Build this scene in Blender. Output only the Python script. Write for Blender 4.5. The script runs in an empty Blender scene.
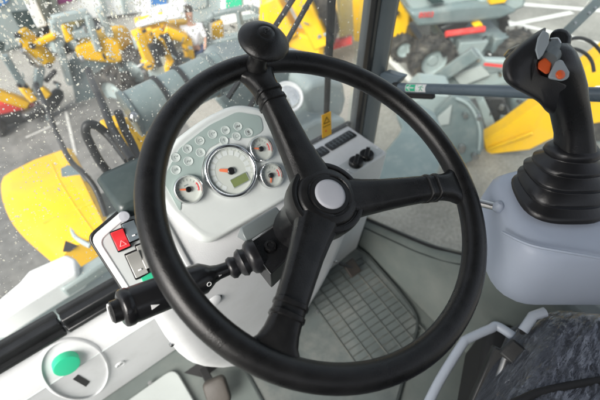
import bpy, bmesh, math, random
from mathutils import Vector as V, Matrix, noise
random.seed(7)
S = bpy.context.scene
COL = S.collection
PI = math.pi
R = math.radians

# ------------------------------------------------------------------ camera model
FOC = 400.0                                   # focal length in photo pixels (600 wide)
PITCH, YAW = R(48), R(39)
CAM = V((0, 0, 2.7))
FW = V((math.cos(PITCH)*math.sin(YAW), math.cos(PITCH)*math.cos(YAW), -math.sin(PITCH)))
RT = V((math.cos(YAW), -math.sin(YAW), 0))
UP = RT.cross(FW)
def ray(px, py): return FW + RT*((px-300)/FOC) - UP*((py-200)/FOC)
def atd(px, py, d): return CAM + ray(px, py)*d                # measured point at a depth
def atz(px, py, z):
    r = ray(px, py); return CAM + r*((z-CAM.z)/r.z)            # ... on a level plane
def aty(px, py, y):
    r = ray(px, py); return CAM + r*(y/r.y)                    # ... on a plane across the cab
def atx(px, py, x):
    r = ray(px, py); return CAM + r*(x/r.x)
def atp(px, py, p0, n):
    r = ray(px, py); return CAM + r*((p0-CAM).dot(n)/r.dot(n))

cam = bpy.data.cameras.new('camera'); co = bpy.data.objects.new('camera', cam); COL.objects.link(co)
cam.sensor_width = 36; cam.lens = 24; cam.clip_start = .02; cam.clip_end = 600
m3 = Matrix((RT, UP, -FW)).transposed().to_4x4(); m3.translation = CAM
co.matrix_world = m3
cam.dof.use_dof = True; cam.dof.focus_distance = .52; cam.dof.aperture_fstop = 5.6
S.camera = co
S.render.resolution_x, S.render.resolution_y = 1024, 683
S.view_settings.view_transform = 'Standard'; S.view_settings.look = 'None'; S.view_settings.exposure = 0

# ------------------------------------------------------------------ light
w = bpy.data.worlds.new('World'); S.world = w; w.use_nodes = True
nt = w.node_tree; nt.nodes.clear()
SUN_EL, SUN_AZ = R(40), R(-108)                 # azimuth from +Y towards +X
sky = nt.nodes.new('ShaderNodeTexSky'); sky.sky_type = 'NISHITA'; sky.sun_disc = False
sky.sun_elevation = SUN_EL; sky.sun_rotation = SUN_AZ; sky.dust_density = 4; sky.air_density = 1.0
hs = nt.nodes.new('ShaderNodeHueSaturation'); hs.inputs['Saturation'].default_value = .35
bg = nt.nodes.new('ShaderNodeBackground'); bg.inputs[1].default_value = .27
ow = nt.nodes.new('ShaderNodeOutputWorld')
nt.links.new(sky.outputs[0], hs.inputs['Color']); nt.links.new(hs.outputs[0], bg.inputs[0]); nt.links.new(bg.outputs[0], ow.inputs[0])
sl = bpy.data.lights.new('sun', 'SUN'); so = bpy.data.objects.new('sun', sl); COL.objects.link(so)
sl.energy = 5; sl.angle = R(35); sl.color = (1, .96, .9)
sd = V((math.sin(SUN_AZ)*math.cos(SUN_EL), math.cos(SUN_AZ)*math.cos(SUN_EL), math.sin(SUN_EL)))
so.rotation_euler = sd.to_track_quat('Z', 'Y').to_euler(); so.location = (0, 0, 20)

# ------------------------------------------------------------------ materials
def mat(name, col, rough=.5, metal=0, var=.12, vscale=6, bump=0, bscale=200, spec=.5, dirt=None, coat=0, rvar=.1):
    m = bpy.data.materials.new(name); m.use_nodes = True; t = m.node_tree; N = t.nodes; L = t.links
    b = N['Principled BSDF']; b.inputs['Metallic'].default_value = metal
    b.inputs['Specular IOR Level'].default_value = spec; b.inputs['Coat Weight'].default_value = coat
    tc = N.new('ShaderNodeTexCoord')
    n1 = N.new('ShaderNodeTexNoise'); n1.inputs['Scale'].default_value = vscale; n1.inputs['Detail'].default_value = 6
    n1.inputs['Roughness'].default_value = .62
    L.new(tc.outputs['Object'], n1.inputs['Vector'])
    cr = N.new('ShaderNodeValToRGB')
    c = V(col)
    cr.color_ramp.elements[0].position = .3; cr.color_ramp.elements[1].position = .72
    cr.color_ramp.elements[0].color = (*[max(0, x*(1-var)) for x in c], 1)
    cr.color_ramp.elements[1].color = (*[min(1, x*(1+var)) for x in c], 1)
    L.new(n1.outputs['Fac'], cr.inputs[0]); src = cr.outputs[0]
    if dirt:
        dc, amt, dsc = dirt
        n2 = N.new('ShaderNodeTexNoise'); n2.inputs['Scale'].default_value = dsc; n2.inputs['Detail'].default_value = 9
        n2.inputs['Roughness'].default_value = .7
        L.new(tc.outputs['Object'], n2.inputs['Vector'])
        r2 = N.new('ShaderNodeMapRange'); r2.inputs[1].default_value = .48; r2.inputs[2].default_value = .72
        r2.inputs[4].default_value = amt
        L.new(n2.outputs['Fac'], r2.inputs[0])
        mx = N.new('ShaderNodeMixRGB'); mx.inputs[2].default_value = (*dc, 1)
        L.new(r2.outputs[0], mx.inputs[0]); L.new(src, mx.inputs[1]); src = mx.outputs[0]
    L.new(src, b.inputs['Base Color'])
    rr = N.new('ShaderNodeMapRange'); rr.inputs[3].default_value = max(.03, rough-rvar); rr.inputs[4].default_value = min(1, rough+rvar)
    L.new(n1.outputs['Fac'], rr.inputs[0]); L.new(rr.outputs[0], b.inputs['Roughness'])
    if bump:
        n3 = N.new('ShaderNodeTexNoise'); n3.inputs['Scale'].default_value = bscale; n3.inputs['Detail'].default_value = 4
        L.new(tc.outputs['Object'], n3.inputs['Vector'])
        bp = N.new('ShaderNodeBump'); bp.inputs['Strength'].default_value = bump; bp.inputs['Distance'].default_value = .001
        L.new(n3.outputs['Fac'], bp.inputs['Height']); L.new(bp.outputs[0], b.inputs['Normal'])
    return m

M = {}
M['rubber'] = mat('soft_black_plastic', (.0085, .0085, .009), .29, bump=.28, bscale=900, var=.35, vscale=30, spec=.4, dirt=((.02, .02, .02), .4, 60))
M['black'] = mat('black_plastic', (.010, .010, .011), .28, bump=.15, bscale=700, var=.2)
M['matte_black'] = mat('matte_black', (.014, .014, .015), .7, var=.2, bump=.3, bscale=500)
M['shell'] = mat('joystick_shell', (.013, .013, .015), .46, var=.25, vscale=20, bump=.25, bscale=900, spec=.55)
M['boot'] = mat('rubber_boot', (.011, .011, .013), .36, var=.3, bump=.15, bscale=300, spec=.5)
M['white'] = mat('white_plastic', (.66, .675, .685), .42, var=.03, vscale=4, bump=.3, bscale=900, dirt=((.50, .51, .50), .45, 12))
M['white2'] = mat('cluster_plastic', (.62, .66, .65), .4, var=.03, vscale=6, bump=.15, bscale=1400, dirt=((.5, .53, .52), .4, 14))
M['green_grey'] = mat('indicator_field', (.33, .41, .39), .45, var=.04, bump=.1, bscale=1500)
M['lamp_off'] = mat('indicator_disc', (.52, .58, .56), .4, var=.05)
M['icon'] = mat('icon_grey', (.30, .35, .34), .5)
M['icon_white'] = mat('icon_white', (.8, .8, .8), .5)
M['cap_grey'] = mat('cap_grey', (.42, .43, .47), .45, var=.06, bump=.1, bscale=900)
M['chrome'] = mat('chrome', (.8, .81, .82), .1, metal=1, var=.05, rvar=.04)
M['steel'] = mat('steel', (.5, .5, .5), .3, metal=1, var=.2, vscale=40)
M['dial'] = mat('dial', (.56, .60, .56), .5, var=.03)
M['dial_pad'] = mat('dial_pad', (.66, .71, .70), .5, var=.02)
M['orange'] = mat('needle_orange', (.85, .22, .10), .5)
M['lcd'] = mat('lcd', (.20, .25, .10), .25, var=.08, vscale=80)
M['panel_grey'] = mat('panel_grey', (.50, .53, .53), .45, var=.04, bump=.15, bscale=1200)
M['red'] = mat('switch_red', (.75, .04, .05), .35, var=.08)
M['rocker_dark'] = mat('rocker_dark', (.13, .16, .18), .4)
M['rocker_light'] = mat('rocker_light', (.42, .42, .40), .35, metal=.3)
M['green'] = mat('cap_green', (.03, .46, .25), .38, var=.05)
M['teal'] = mat('cowl_teal', (.030, .044, .044), .3, var=.15, dirt=((.10, .12, .115), .35, 14))
M['floor'] = mat('floor_paint', (.108, .128, .121), .5, var=.12, vscale=5, bump=.2, bscale=400, dirt=((.17, .18, .165), .55, 7))
M['mat'] = mat('floor_mat', (.10, .118, .115), .55, var=.2, vscale=8, bump=.5, bscale=260, dirt=((.23, .23, .21), .6, 6))
M['rib'] = mat('mat_rib', (.062, .072, .068), .6, var=.25, vscale=14, dirt=((.20, .19, .16), .5, 9))
M['groove'] = mat('mat_groove', (.03, .038, .037), .7)
M['cabgrey'] = mat('cab_paint', (.20, .235, .24), .4, var=.06, vscale=7, dirt=((.3, .31, .3), .35, 11))
M['pillar'] = mat('pillar_paint', (.10, .12, .13), .4, var=.08)
M['shroud'] = mat('shroud_plastic', (.16, .185, .19), .3, var=.08)
M['seal'] = mat('rubber_seal', (.012, .013, .014), .35, var=.3, vscale=40)
M['bar'] = mat('bar_paint', (.10, .135, .165), .3, var=.08, vscale=20, spec=.6)
M['pod'] = mat('pod_plastic', (.42, .475, .58), .42, var=.03, bump=.12, bscale=1200)
M['lever'] = mat('lever_paint', (.36, .40, .46), .35, var=.05)
M['dark'] = mat('dark_steel', (.018, .019, .020), .45, var=.3, dirt=((.055, .056, .056), .35, 30))
M['yellow'] = mat('machine_yellow', (.79, .455, .005), .34, var=.07, vscale=3, dirt=((.42, .29, .07), .5, 5))
M['mgrey'] = mat('machine_grey', (.135, .175, .18), .42, var=.12, vscale=4, dirt=((.30, .31, .29), .5, 5))
M['mgreyl'] = mat('machine_light_grey', (.28, .335, .335), .42, var=.06, vscale=4, dirt=((.3, .3, .28), .5, 6))
M['tubegrey'] = mat('tube_paint', (.20, .26, .26), .35, var=.1, vscale=6, dirt=((.36, .38, .36), .5, 12))
M['coverg'] = mat('cover_paint', (.36, .39, .38), .5, var=.08)
M['tyre'] = mat('tyre', (.028, .027, .026), .85, var=.3, vscale=12, bump=.5, bscale=60, dirt=((.20, .18, .15), .6, 9))
M['redp'] = mat('red_paint', (.65, .05, .045), .4, var=.1, dirt=((.5, .3, .25), .3, 8))
M['label_y'] = mat('label_yellow', (.90, .46, .01), .4, var=.03)
M['amber'] = mat('amber_button', (.75, .12, .03), .3)
M['grip_grey'] = mat('grip_grey', (.30, .34, .37), .4, var=.05, bump=.15, bscale=900)
M['brown'] = mat('worn_rubber', (.035, .028, .022), .6, var=.3)
M['fabric'] = mat('seat_fabric', (.060, .062, .070), .9, var=.25, vscale=90, bump=.8, bscale=350)
M['purple'] = mat('banner_purple', (.22, .03, .16), .6)
M['bluep'] = mat('blue_panel', (.05, .17, .42), .5)
M['tent'] = mat('white_sheet', (.82, .84, .84), .6, var=.05, vscale=2)
M['darkglass'] = mat('dark_window', (.03, .05, .05), .08, var=.3, vscale=3)
M['skin'] = mat('skin', (.55, .33, .24), .5)
M['hair'] = mat('hair', (.04, .03, .02), .6)
M['shirt'] = mat('shirt', (.78, .80, .84), .8, bump=.4, bscale=60)
M['jeans'] = mat('jeans', (.08, .11, .20), .85, bump=.4, bscale=120)
M['lens'] = mat('lamp_lens', (.75, .77, .76), .12, metal=.6, var=.2, vscale=60)
M['brick'] = mat('facade', (.5, .52, .52), .7, var=.1)
M['line'] = mat('line_paint', (.74, .74, .71), .7, var=.1, vscale=5, dirt=((.35, .34, .31), .7, 5))

M['line_worn'] = mat('worn_line', (.46, .46, .44), .8, var=.2, vscale=9, dirt=((.26, .26, .24), .8, 7))
M['asphalt'] = mat('asphalt', (.125, .125, .12), .85, var=.3, vscale=14, bump=.8, bscale=60, dirt=((.24, .235, .22), .7, 2.2))
def ground_mat():
    m = bpy.data.materials.new('paved_ground'); m.use_nodes = True; t = m.node_tree; N = t.nodes; L = t.links
    b = N['Principled BSDF']; b.inputs['Roughness'].default_value = .9
    tc = N.new('ShaderNodeTexCoord')
    a = N.new('ShaderNodeTexNoise'); a.inputs['Scale'].default_value = 1.1; a.inputs['Detail'].default_value = 10; a.inputs['Roughness'].default_value = .68
    f = N.new('ShaderNodeTexNoise'); f.inputs['Scale'].default_value = 38; f.inputs['Detail'].default_value = 6; f.inputs['Roughness'].default_value = .8
    v = N.new('ShaderNodeTexVoronoi'); v.inputs['Scale'].default_value = 60
    for q in (a, f, v): L.new(tc.outputs['Object'], q.inputs['Vector'])
    r1 = N.new('ShaderNodeValToRGB'); e = r1.color_ramp.elements
    e[0].position = .3; e[0].color = (.22, .22, .205, 1); e[1].position = .7; e[1].color = (.44, .43, .395, 1)
    r2 = N.new('ShaderNodeValToRGB'); e = r2.color_ramp.elements
    e[0].position = .36; e[0].color = (.45, .44, .42, 1); e[1].position = .66; e[1].color = (1.1, 1.1, 1.1, 1)
    mx = N.new('ShaderNodeMixRGB'); mx.blend_type = 'MULTIPLY'; mx.inputs[0].default_value = .8
    L.new(a.outputs[0], r1.inputs[0]); L.new(f.outputs[0], r2.inputs[0]); L.new(r1.outputs[0], mx.inputs[1]); L.new(r2.outputs[0], mx.inputs[2])
    L.new(mx.outputs[0], b.inputs['Base Color'])
    bp = N.new('ShaderNodeBump'); bp.inputs['Strength'].default_value = .7; bp.inputs['Distance'].default_value = .01
    L.new(f.outputs[0], bp.inputs['Height']); L.new(bp.outputs[0], b.inputs['Normal'])
    return m
M['ground'] = ground_mat()

def glass_mat(name, tint, dirt_haze_lo, dirt_haze_hi, dirt_haze_col=(.8, .82, .82), scale=5):
    m = bpy.data.materials.new(name); m.use_nodes = True; t = m.node_tree; N = t.nodes; L = t.links
    N.remove(N['Principled BSDF']); out = N['Material Output']
    tr = N.new('ShaderNodeBsdfTransparent'); tr.inputs[0].default_value = (*tint, 1)
    gl = N.new('ShaderNodeBsdfGlossy'); gl.inputs['Roughness'].default_value = .02
    fr = N.new('ShaderNodeFresnel'); fr.inputs[0].default_value = 1.45
    df = N.new('ShaderNodeBsdfDiffuse'); df.inputs[0].default_value = (*dirt_haze_col, 1)
    tl = N.new('ShaderNodeBsdfTranslucent'); tl.inputs[0].default_value = (*dirt_haze_col, 1)
    ad = N.new('ShaderNodeMixShader'); ad.inputs[0].default_value = .6; L.new(df.outputs[0], ad.inputs[1]); L.new(tl.outputs[0], ad.inputs[2])
    tc = N.new('ShaderNodeTexCoord'); nz = N.new('ShaderNodeTexNoise'); nz.inputs['Scale'].default_value = scale; nz.inputs['Detail'].default_value = 7
    L.new(tc.outputs['Object'], nz.inputs['Vector'])
    mr = N.new('ShaderNodeMapRange'); mr.inputs[1].default_value = .3; mr.inputs[2].default_value = .7; mr.inputs[3].default_value = dirt_haze_lo; mr.inputs[4].default_value = dirt_haze_hi
    L.new(nz.outputs[0], mr.inputs[0])
    m1 = N.new('ShaderNodeMixShader'); L.new(mr.outputs[0], m1.inputs[0]); L.new(tr.outputs[0], m1.inputs[1]); L.new(ad.outputs[0], m1.inputs[2])
    m2 = N.new('ShaderNodeMixShader'); L.new(fr.outputs[0], m2.inputs[0]); L.new(m1.outputs[0], m2.inputs[1]); L.new(gl.outputs[0], m2.inputs[2])
    L.new(m2.outputs[0], out.inputs[0]); return m
M['windscreen'] = glass_mat('windscreen_glass', (.98, 1, .99), .03, .13)  # milky film: dirt plus the overexposed haze of the view, put into the colour
M['doorglass'] = glass_mat('door_glass', (.90, .96, .94), .02, .06)
M['cabglass'] = glass_mat('machine_glass', (.6, .66, .66), .1, .25)
M['clear'] = glass_mat('clear_plastic', (.8, .82, .85), .15, .4, (.55, .58, .62), 30)

def drop_mat():
    m = bpy.data.materials.new('water_drop'); m.use_nodes = True; t = m.node_tree; N = t.nodes; L = t.links
    N.remove(N['Principled BSDF']); out = N['Material Output']
    rf = N.new('ShaderNodeBsdfRefraction'); rf.inputs['IOR'].default_value = 1.33; rf.inputs['Roughness'].default_value = .0
    gl = N.new('ShaderNodeBsdfGlossy'); gl.inputs['Roughness'].default_value = .05
    fr = N.new('ShaderNodeFresnel'); fr.inputs[0].default_value = 1.6
    mx = N.new('ShaderNodeMixShader'); L.new(fr.outputs[0], mx.inputs[0]); L.new(rf.outputs[0], mx.inputs[1]); L.new(gl.outputs[0], mx.inputs[2])
    tp = N.new('ShaderNodeBsdfTransparent'); tp.inputs[0].default_value = (1, 1, 1, 1)
    tl = N.new('ShaderNodeBsdfTranslucent'); tl.inputs[0].default_value = (.98, .97, .90, 1)
    df = N.new('ShaderNodeBsdfDiffuse'); df.inputs[0].default_value = (.98, .97, .90, 1)
    a1 = N.new('ShaderNodeAddShader'); L.new(tl.outputs[0], a1.inputs[0]); L.new(df.outputs[0], a1.inputs[1])
    m0 = N.new('ShaderNodeMixShader'); m0.inputs[0].default_value = .45; L.new(mx.outputs[0], m0.inputs[1]); L.new(tp.outputs[0], m0.inputs[2])
    m2 = N.new('ShaderNodeMixShader'); m2.inputs[0].default_value = .27; L.new(m0.outputs[0], m2.inputs[1]); L.new(a1.outputs[0], m2.inputs[2])
    L.new(m2.outputs[0], out.inputs[0]); return m
M['drop'] = drop_mat()

def wrap_mat():
    m = bpy.data.materials.new('plastic_wrap'); m.use_nodes = True; t = m.node_tree; N = t.nodes; L = t.links
    N.remove(N['Principled BSDF']); out = N['Material Output']
    tr = N.new('ShaderNodeBsdfTransparent'); tr.inputs[0].default_value = (.86, .88, .92, 1)
    gl = N.new('ShaderNodeBsdfGlossy'); gl.inputs['Roughness'].default_value = .16; gl.inputs[0].default_value = (.85, .88, .95, 1)
    tc = N.new('ShaderNodeTexCoord'); mp = N.new('ShaderNodeMapping'); mp.inputs['Scale'].default_value = (16, 85, 40); mp.inputs['Rotation'].default_value = (0, 0, -.55)
    nz = N.new('ShaderNodeTexNoise'); nz.inputs['Scale'].default_value = 1.0; nz.inputs['Detail'].default_value = 5; nz.inputs['Distortion'].default_value = .5
    L.new(tc.outputs['Object'], mp.inputs[0]); L.new(mp.outputs[0], nz.inputs['Vector'])
    mr = N.new('ShaderNodeMapRange'); mr.inputs[1].default_value = .42; mr.inputs[2].default_value = .68; mr.inputs[3].default_value = .10; mr.inputs[4].default_value = .20
    L.new(nz.outputs[0], mr.inputs[0])
    bp = N.new('ShaderNodeBump'); bp.inputs['Strength'].default_value = 1; bp.inputs['Distance'].default_value = .010; L.new(nz.outputs[0], bp.inputs['Height']); L.new(bp.outputs[0], gl.inputs['Normal'])
    mx = N.new('ShaderNodeMixShader'); L.new(mr.outputs[0], mx.inputs[0]); L.new(tr.outputs[0], mx.inputs[1]); L.new(gl.outputs[0], mx.inputs[2])
    L.new(mx.outputs[0], out.inputs[0]); return m
M['wrap'] = wrap_mat()

# ------------------------------------------------------------------ mesh helpers
def frame(o, x, y, z=None):
    x = V(x).normalized(); y = V(y); y = (y - x*y.dot(x)).normalized(); z = x.cross(y)
    m = Matrix((x, y, z)).transposed().to_4x4(); m.translation = V(o); return m
class MB:
    def __init__(s, T=None): s.v = []; s.f = []; s.T = T or Matrix()
    def add(s, vs, fs, T=None):
        T = s.T @ T if T else s.T
        b = len(s.v); s.v += [T @ V(p) for p in vs]; s.f += [[b+i for i in f] for f in fs]; return s
    def box(s, c, d, T=None):
        x, y, z = c; a, b, h = d[0]/2, d[1]/2, d[2]/2
        vs = [(x+i*a, y+j*b, z+k*h) for k in (-1, 1) for j in (-1, 1) for i in (-1, 1)]
        return s.add(vs, [(0, 2, 3, 1), (4, 5, 7, 6), (0, 1, 5, 4), (2, 6, 7, 3), (0, 4, 6, 2), (1, 3, 7, 5)], T)
    def bar(s, p, q, w, h, up=(0, 0, 1)):
        p, q = V(p), V(q); d = (q-p); 
        if abs(d.normalized().dot(V(up))) > .98: up = (0, 1, 0)
        T = frame((p+q)/2, d, up)
        return s.box((0, 0, 0), (d.length, h, w), T)
    def prism(s, poly, z0, z1, T=None):
        n = len(poly); vs = [(x, y, z0) for x, y in poly] + [(x, y, z1) for x, y in poly]
        return s.add(vs, [list(range(n))[::-1], list(range(n, 2*n))] + [(i, (i+1) % n, n+(i+1) % n, n+i) for i in range(n)], T)
    def slab(s, pts, dv):
        pts = [V(p) for p in pts]; n = len(pts); dv = V(dv)
        return s.add(pts + [p+dv for p in pts], [list(range(n)), list(range(n, 2*n))[::-1]] + [(i, n+i, n+(i+1) % n, (i+1) % n) for i in range(n)])
    def loft(s, rings, cap=True, closed=True, loop=False):
        n = len(rings[0]); vs = [p for r in rings for p in r]; fs = []
        m = len(rings)
        for k in range(m if loop else m-1):
            k2 = (k+1) % m
            for i in range(n if closed else n-1):
                j = (i+1) % n; fs.append((k*n+i, k*n+j, k2*n+j, k2*n+i))
        if cap and not loop: fs += [list(range(n))[::-1], list(range((m-1)*n, m*n))]
        return s.add(vs, fs)
    def lathe(s, prof, seg=40, T=None, cap=True):
        rings = []
        T = T or Matrix()
        for r, z in prof: rings.append([T @ V((r*math.cos(2*PI*i/seg), r*math.sin(2*PI*i/seg), z)) for i in range(seg)])
        return s.loft(rings, cap)
    def tube(s, pts, r, seg=10, loop=False, cap=True, flat=1):
        pts = [V(p) for p in pts]; n = len(pts); rings = []; pn = None
        for i, p in enumerate(pts):
            if loop: d = pts[(i+1) % n]-pts[i-1]
            else: d = pts[min(i+1, n-1)]-pts[max(i-1, 0)]
            d.normalize()
            if pn is None:
                pn = d.orthogonal().normalized()
            pn = (pn - d*pn.dot(d)).normalized(); bn = d.cross(pn)
            rr = r[i] if isinstance(r, (list, tuple)) else r
            rings.append([p + pn*(rr*math.cos(2*PI*k/seg)) + bn*(rr*flat*math.sin(2*PI*k/seg)) for k in range(seg)])
        return s.loft(rings, cap, loop=loop)
    def cyl(s, p, q, r, seg=24, r2=None): return s.tube([p, q], [r, r2 if r2 is not None else r], seg)
    def ball(s, c, r, seg=16, sc=(1, 1, 1)):
        rings = []
        for k in range(1, seg//2):
            th = PI*k/(seg//2)
            rings.append([V(c)+V((r*sc[0]*math.sin(th)*math.cos(2*PI*i/seg), r*sc[1]*math.sin(th)*math.sin(2*PI*i/seg), r*sc[2]*math.cos(th))) for i in range(seg)])
        return s.loft(rings)
    def build(s, name, m, parent=None, bevel=0, seg=2, sharp=38, sub=0, smooth=True, kind=None, label=None):
        me = bpy.data.meshes.new(name)
        off = world_loc(parent) if parent else V((0, 0, 0))
        me.from_pydata([tuple(p-off) for p in s.v], [], s.f); me.update()
        bm = bmesh.new(); bm.from_mesh(me); bmesh.ops.recalc_face_normals(bm, faces=bm.faces); bm.to_mesh(me); bm.free()
        if smooth:
            me.polygons.foreach_set('use_smooth', [True]*len(me.polygons))
            if not sub: me.set_sharp_from_angle(angle=R(sharp))
        me.materials.append(m)
        o = bpy.data.objects.new(name, me); COL.objects.link(o)
        if parent: o.parent = parent
        if sub:
            md = o.modifiers.new('sub', 'SUBSURF'); md.levels = sub; md.render_levels = sub
        if bevel:
            md = o.modifiers.new('bev', 'BEVEL'); md.width = bevel; md.segments = seg; md.limit_method = 'ANGLE'; md.angle_limit = R(35)
        if kind: o['kind'] = kind
        if label: o['label'] = label
        return o
def world_loc(o):
    p = V((0, 0, 0))
    while o: p += o.location; o = o.parent
    return p
def tag(o, label, cat, group=None, kind=None):
    o['label'] = label; o['category'] = cat
    if group: o['group'] = group
    if kind: o['kind'] = kind
    return o
def thing(name, label, cat, loc, group=None):
    o = bpy.data.objects.new(name, None); COL.objects.link(o); o.location = loc; o.empty_display_size = .05
    return tag(o, label, cat, group)
def rpoly(pts, r, seg=5):
    out = []; n = len(pts)
    for i in range(n):
        p, a, b = V(pts[i]).to_2d(), V(pts[i-1]).to_2d(), V(pts[(i+1) % n]).to_2d()
        u, v = (a-p), (b-p); d = min(r, u.length*.49, v.length*.49)
        p0, p1 = p+u.normalized()*d, p+v.normalized()*d
        for k in range(seg+1):
            t = k/seg; q = p0*(1-t)**2 + p*(2*t*(1-t)) + p1*t*t; out.append((q.x, q.y))
    return out
def smooth_path(pts, k=8, loop=False):
    pts = [V(p) for p in pts]; n = len(pts); out = []
    for i in range(n if loop else n-1):
        if loop: a, b, c, d = pts[i-1], pts[i], pts[(i+1) % n], pts[(i+2) % n]
        else: a, b, c, d = pts[max(i-1, 0)], pts[i], pts[i+1], pts[min(i+2, n-1)]
        for j in range(k):
            t = j/k
            out.append(.5*((2*b)+(c-a)*t+(2*a-5*b+4*c-d)*t*t+(3*b-a-3*c+d)*t**3))
    if not loop: out.append(pts[-1])
    return out
def text(body, size, T, m, parent, name='lettering', extrude=.0002):
    c = bpy.data.curves.new(name, 'FONT'); c.body = body; c.size = size; c.align_x = 'CENTER'; c.align_y = 'CENTER'; c.extrude = extrude
    c.materials.append(m); o = bpy.data.objects.new(name, c); COL.objects.link(o)
    me = bpy.data.meshes.new_from_object(o.evaluated_get(bpy.context.evaluated_depsgraph_get())); bpy.data.objects.remove(o); bpy.data.curves.remove(c)
    o = bpy.data.objects.new(name, me); COL.objects.link(o)
    T = T.copy(); T.translation = T.translation - world_loc(parent); me.transform(T); o.parent = parent; return o

# ------------------------------------------------------------------ ground
g = MB(); g.add([(-150, -150, 0), (150, -150, 0), (150, 150, 0), (-150, 150, 0)], [(0, 1, 2, 3)])
g.build('ground', M['ground'], kind='structure')
g = MB(); g.add([(-9, .3, .004), (1.0, .3, .004), (1.35, 4.6, .004), (-9, 5.4, .004)], [(0, 1, 2, 3)]); g.build('asphalt_road', M['asphalt'], kind='structure')
def stripe(a, b, wd, nm='road_marking', m='line'):
    p, q = atz(*a, 0), atz(*b, 0); d = (q-p).normalized(); s = V((-d.y, d.x, 0))*wd/2
    if a[0] > 300: p = p - d*.1; q = q + d*1.5
    mb = MB(); mb.add([p-s+V((0, 0, .008)), q-s+V((0, 0, .008)), q+s+V((0, 0, .008)), p+s+V((0, 0, .008))], [(0, 1, 2, 3)])
    return mb.build(nm, M[m], kind='structure')
stripe((527, 5), (600, 11), .12); stripe((515, 24), (540, 30), .10)
stripe((378, 48), (402, 72), .10)
mb = MB(); p, q = atz(508, 26, 0), atz(572, 13, 0); d = (q-p).normalized(); s = V((-d.y, d.x, 0))*.05
mb.add([a+V((0, 0, .012)) for a in (p-s, q-s, q+s, p+s)], [(0, 1, 2, 3)]); mb.build('road_marking', M['line'], kind='structure')

stripe((66, 112), (76, 156), .028, m='line_worn'); stripe((26, 138), (60, 123), .028, m='line_worn')
# ================================================================== STEERING WHEEL
Cw = V((.219, .216, 2.371)); nW = V((.0766, -.399, .9137)).normalized()
aW = V((0, 1, 0)).cross(nW).normalized(); bW = nW.cross(aW)
def wp(th, r, h=0): return Cw + aW*(r*math.cos(th)) + bW*(r*math.sin(th)) + nW*h
sw = thing('steering_wheel', 'black three-spoke steering wheel with spinner knob in front of the gauges', 'steering wheel', Cw)
rings = []
NR = 120
for i in range(NR):
    th = 2*PI*i/NR; rad = aW*math.cos(th)+bW*math.sin(th)
    c = Cw + rad*.190
    rings.append([c + rad*(.0142*math.cos(2*PI*k/20)) + nW*(.0138*math.sin(2*PI*k/20)) for k in range(20)])
MB().loft(rings, loop=True).build('rim', M['rubber'], sw, sharp=80)
def spoke_section(th, s, wdt, thk, h, top=.62):
    c = wp(th, s, h); t = -aW*math.sin(th)+bW*math.cos(th)
    prof = [(-.5, -.2), (-.5, .12), (-.47, .30), (-top/2-.05, .47), (-top/2, .5), (-.15, .52), (.15, .52), (top/2, .5), (top/2+.05, .47), (.47, .30), (.5, .12), (.5, -.2), (.40, -.5), (-.40, -.5)]
    return [c + t*(x*wdt) + nW*(z*thk) for x, z in prof]
SP = [R(86), R(-23), R(-145)]
for th in SP:
    st = [(.020, .050, .030, -.018), (.036, .049, .030, -.018), (.05, .044, .029, -.017), (.075, .0385, .027, -.0135), (.105, .0345, .0255, -.0075), (.135, .032, .0245, -.0025), (.150, .032, .0235, -.001),
          (.160, .034, .0225, -.001), (.170, .040, .0205, -.001), (.178, .052, .017, -.001), (.186, .075, .012, -.001)]
    sp = MB().loft([spoke_section(th, *x) for x in st]).build('spoke', M['rubber'], sw, bevel=.0012, sharp=30)
    col = MB()
    for s0 in (.1335, .1455):
        hh = -.0027 if s0 < .14 else -.0013
        col.loft([spoke_section(th, s0-.003, .0325, .0255, hh), spoke_section(th, s0-.002, .0345, .0285, hh), spoke_section(th, s0+.002, .0345, .0285, hh), spoke_section(th, s0+.003, .0325, .0255, hh)])
    col.build('collar', M['rubber'], sp, sharp=50)
TW = frame(Cw - nW*.024, aW, bW)
hub = MB().lathe([(.0, -.02), (.040, -.02), (.0440, -.012), (.0452, .008), (.0448, .0150), (.0435, .0182), (.0405, .0190), (.0385, .0186), (.0378, .0170), (.0366, .0170), (.0358, .0192), (.0330, .0212), (.0270, .0222), (.0258, .0208), (.0238, .0208), (.0230, .0226), (.019, .0228), (.0, .0228)], 64, TW).build('hub', M['rubber'], sw, sharp=50)
MB().lathe([(0, .0222), (.0180, .0222), (.0185, .0234), (.0179, .0246), (.015, .0253), (.008, .0257), (0.0005, .0258)], 48, TW).build('center_cap', M['cap_grey'], hub, sharp=60)
# spinner knob
kb = wp(SP[0], .181, .0)
TK = frame(kb, aW, bW)
kn = MB().lathe([(.0, .004), (.0135, .006), (.0135, .012), (.0112, .016), (.0108, .033), (.0120, .0360), (.0165, .0385), (.0235, .0420), (.0275, .0445), (.0292, .0466), (.0296, .0480), (.0290, .0496), (.0262, .0525), (.0215, .0562), (.0165, .0590), (.0105, .0612), (.0098, .0609), (.0090, .0609), (.0085, .0615), (.004, .0620), (.0005, .0621)], 48, TK).build('spinner_knob', M['rubber'], sw, sharp=60)
em = MB(); TE = frame(kb + nW*.0618, aW, bW)
em.tube([TE @ V((.0058*math.cos(t*.3)*.9, .0058*math.sin(t*.3), -.0002)) for t in range(2, 20)], .0006, 6)
em.tube([TE @ V(p) for p in ((-.0025, -.002, .0004), (-.001, .003, .0004), (.0025, .003, .0004), (.003, .0005, .0004), (-.001, 0, .0004))], .0006, 6)
em.build('emblem', M['rubber'], kn)

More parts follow.
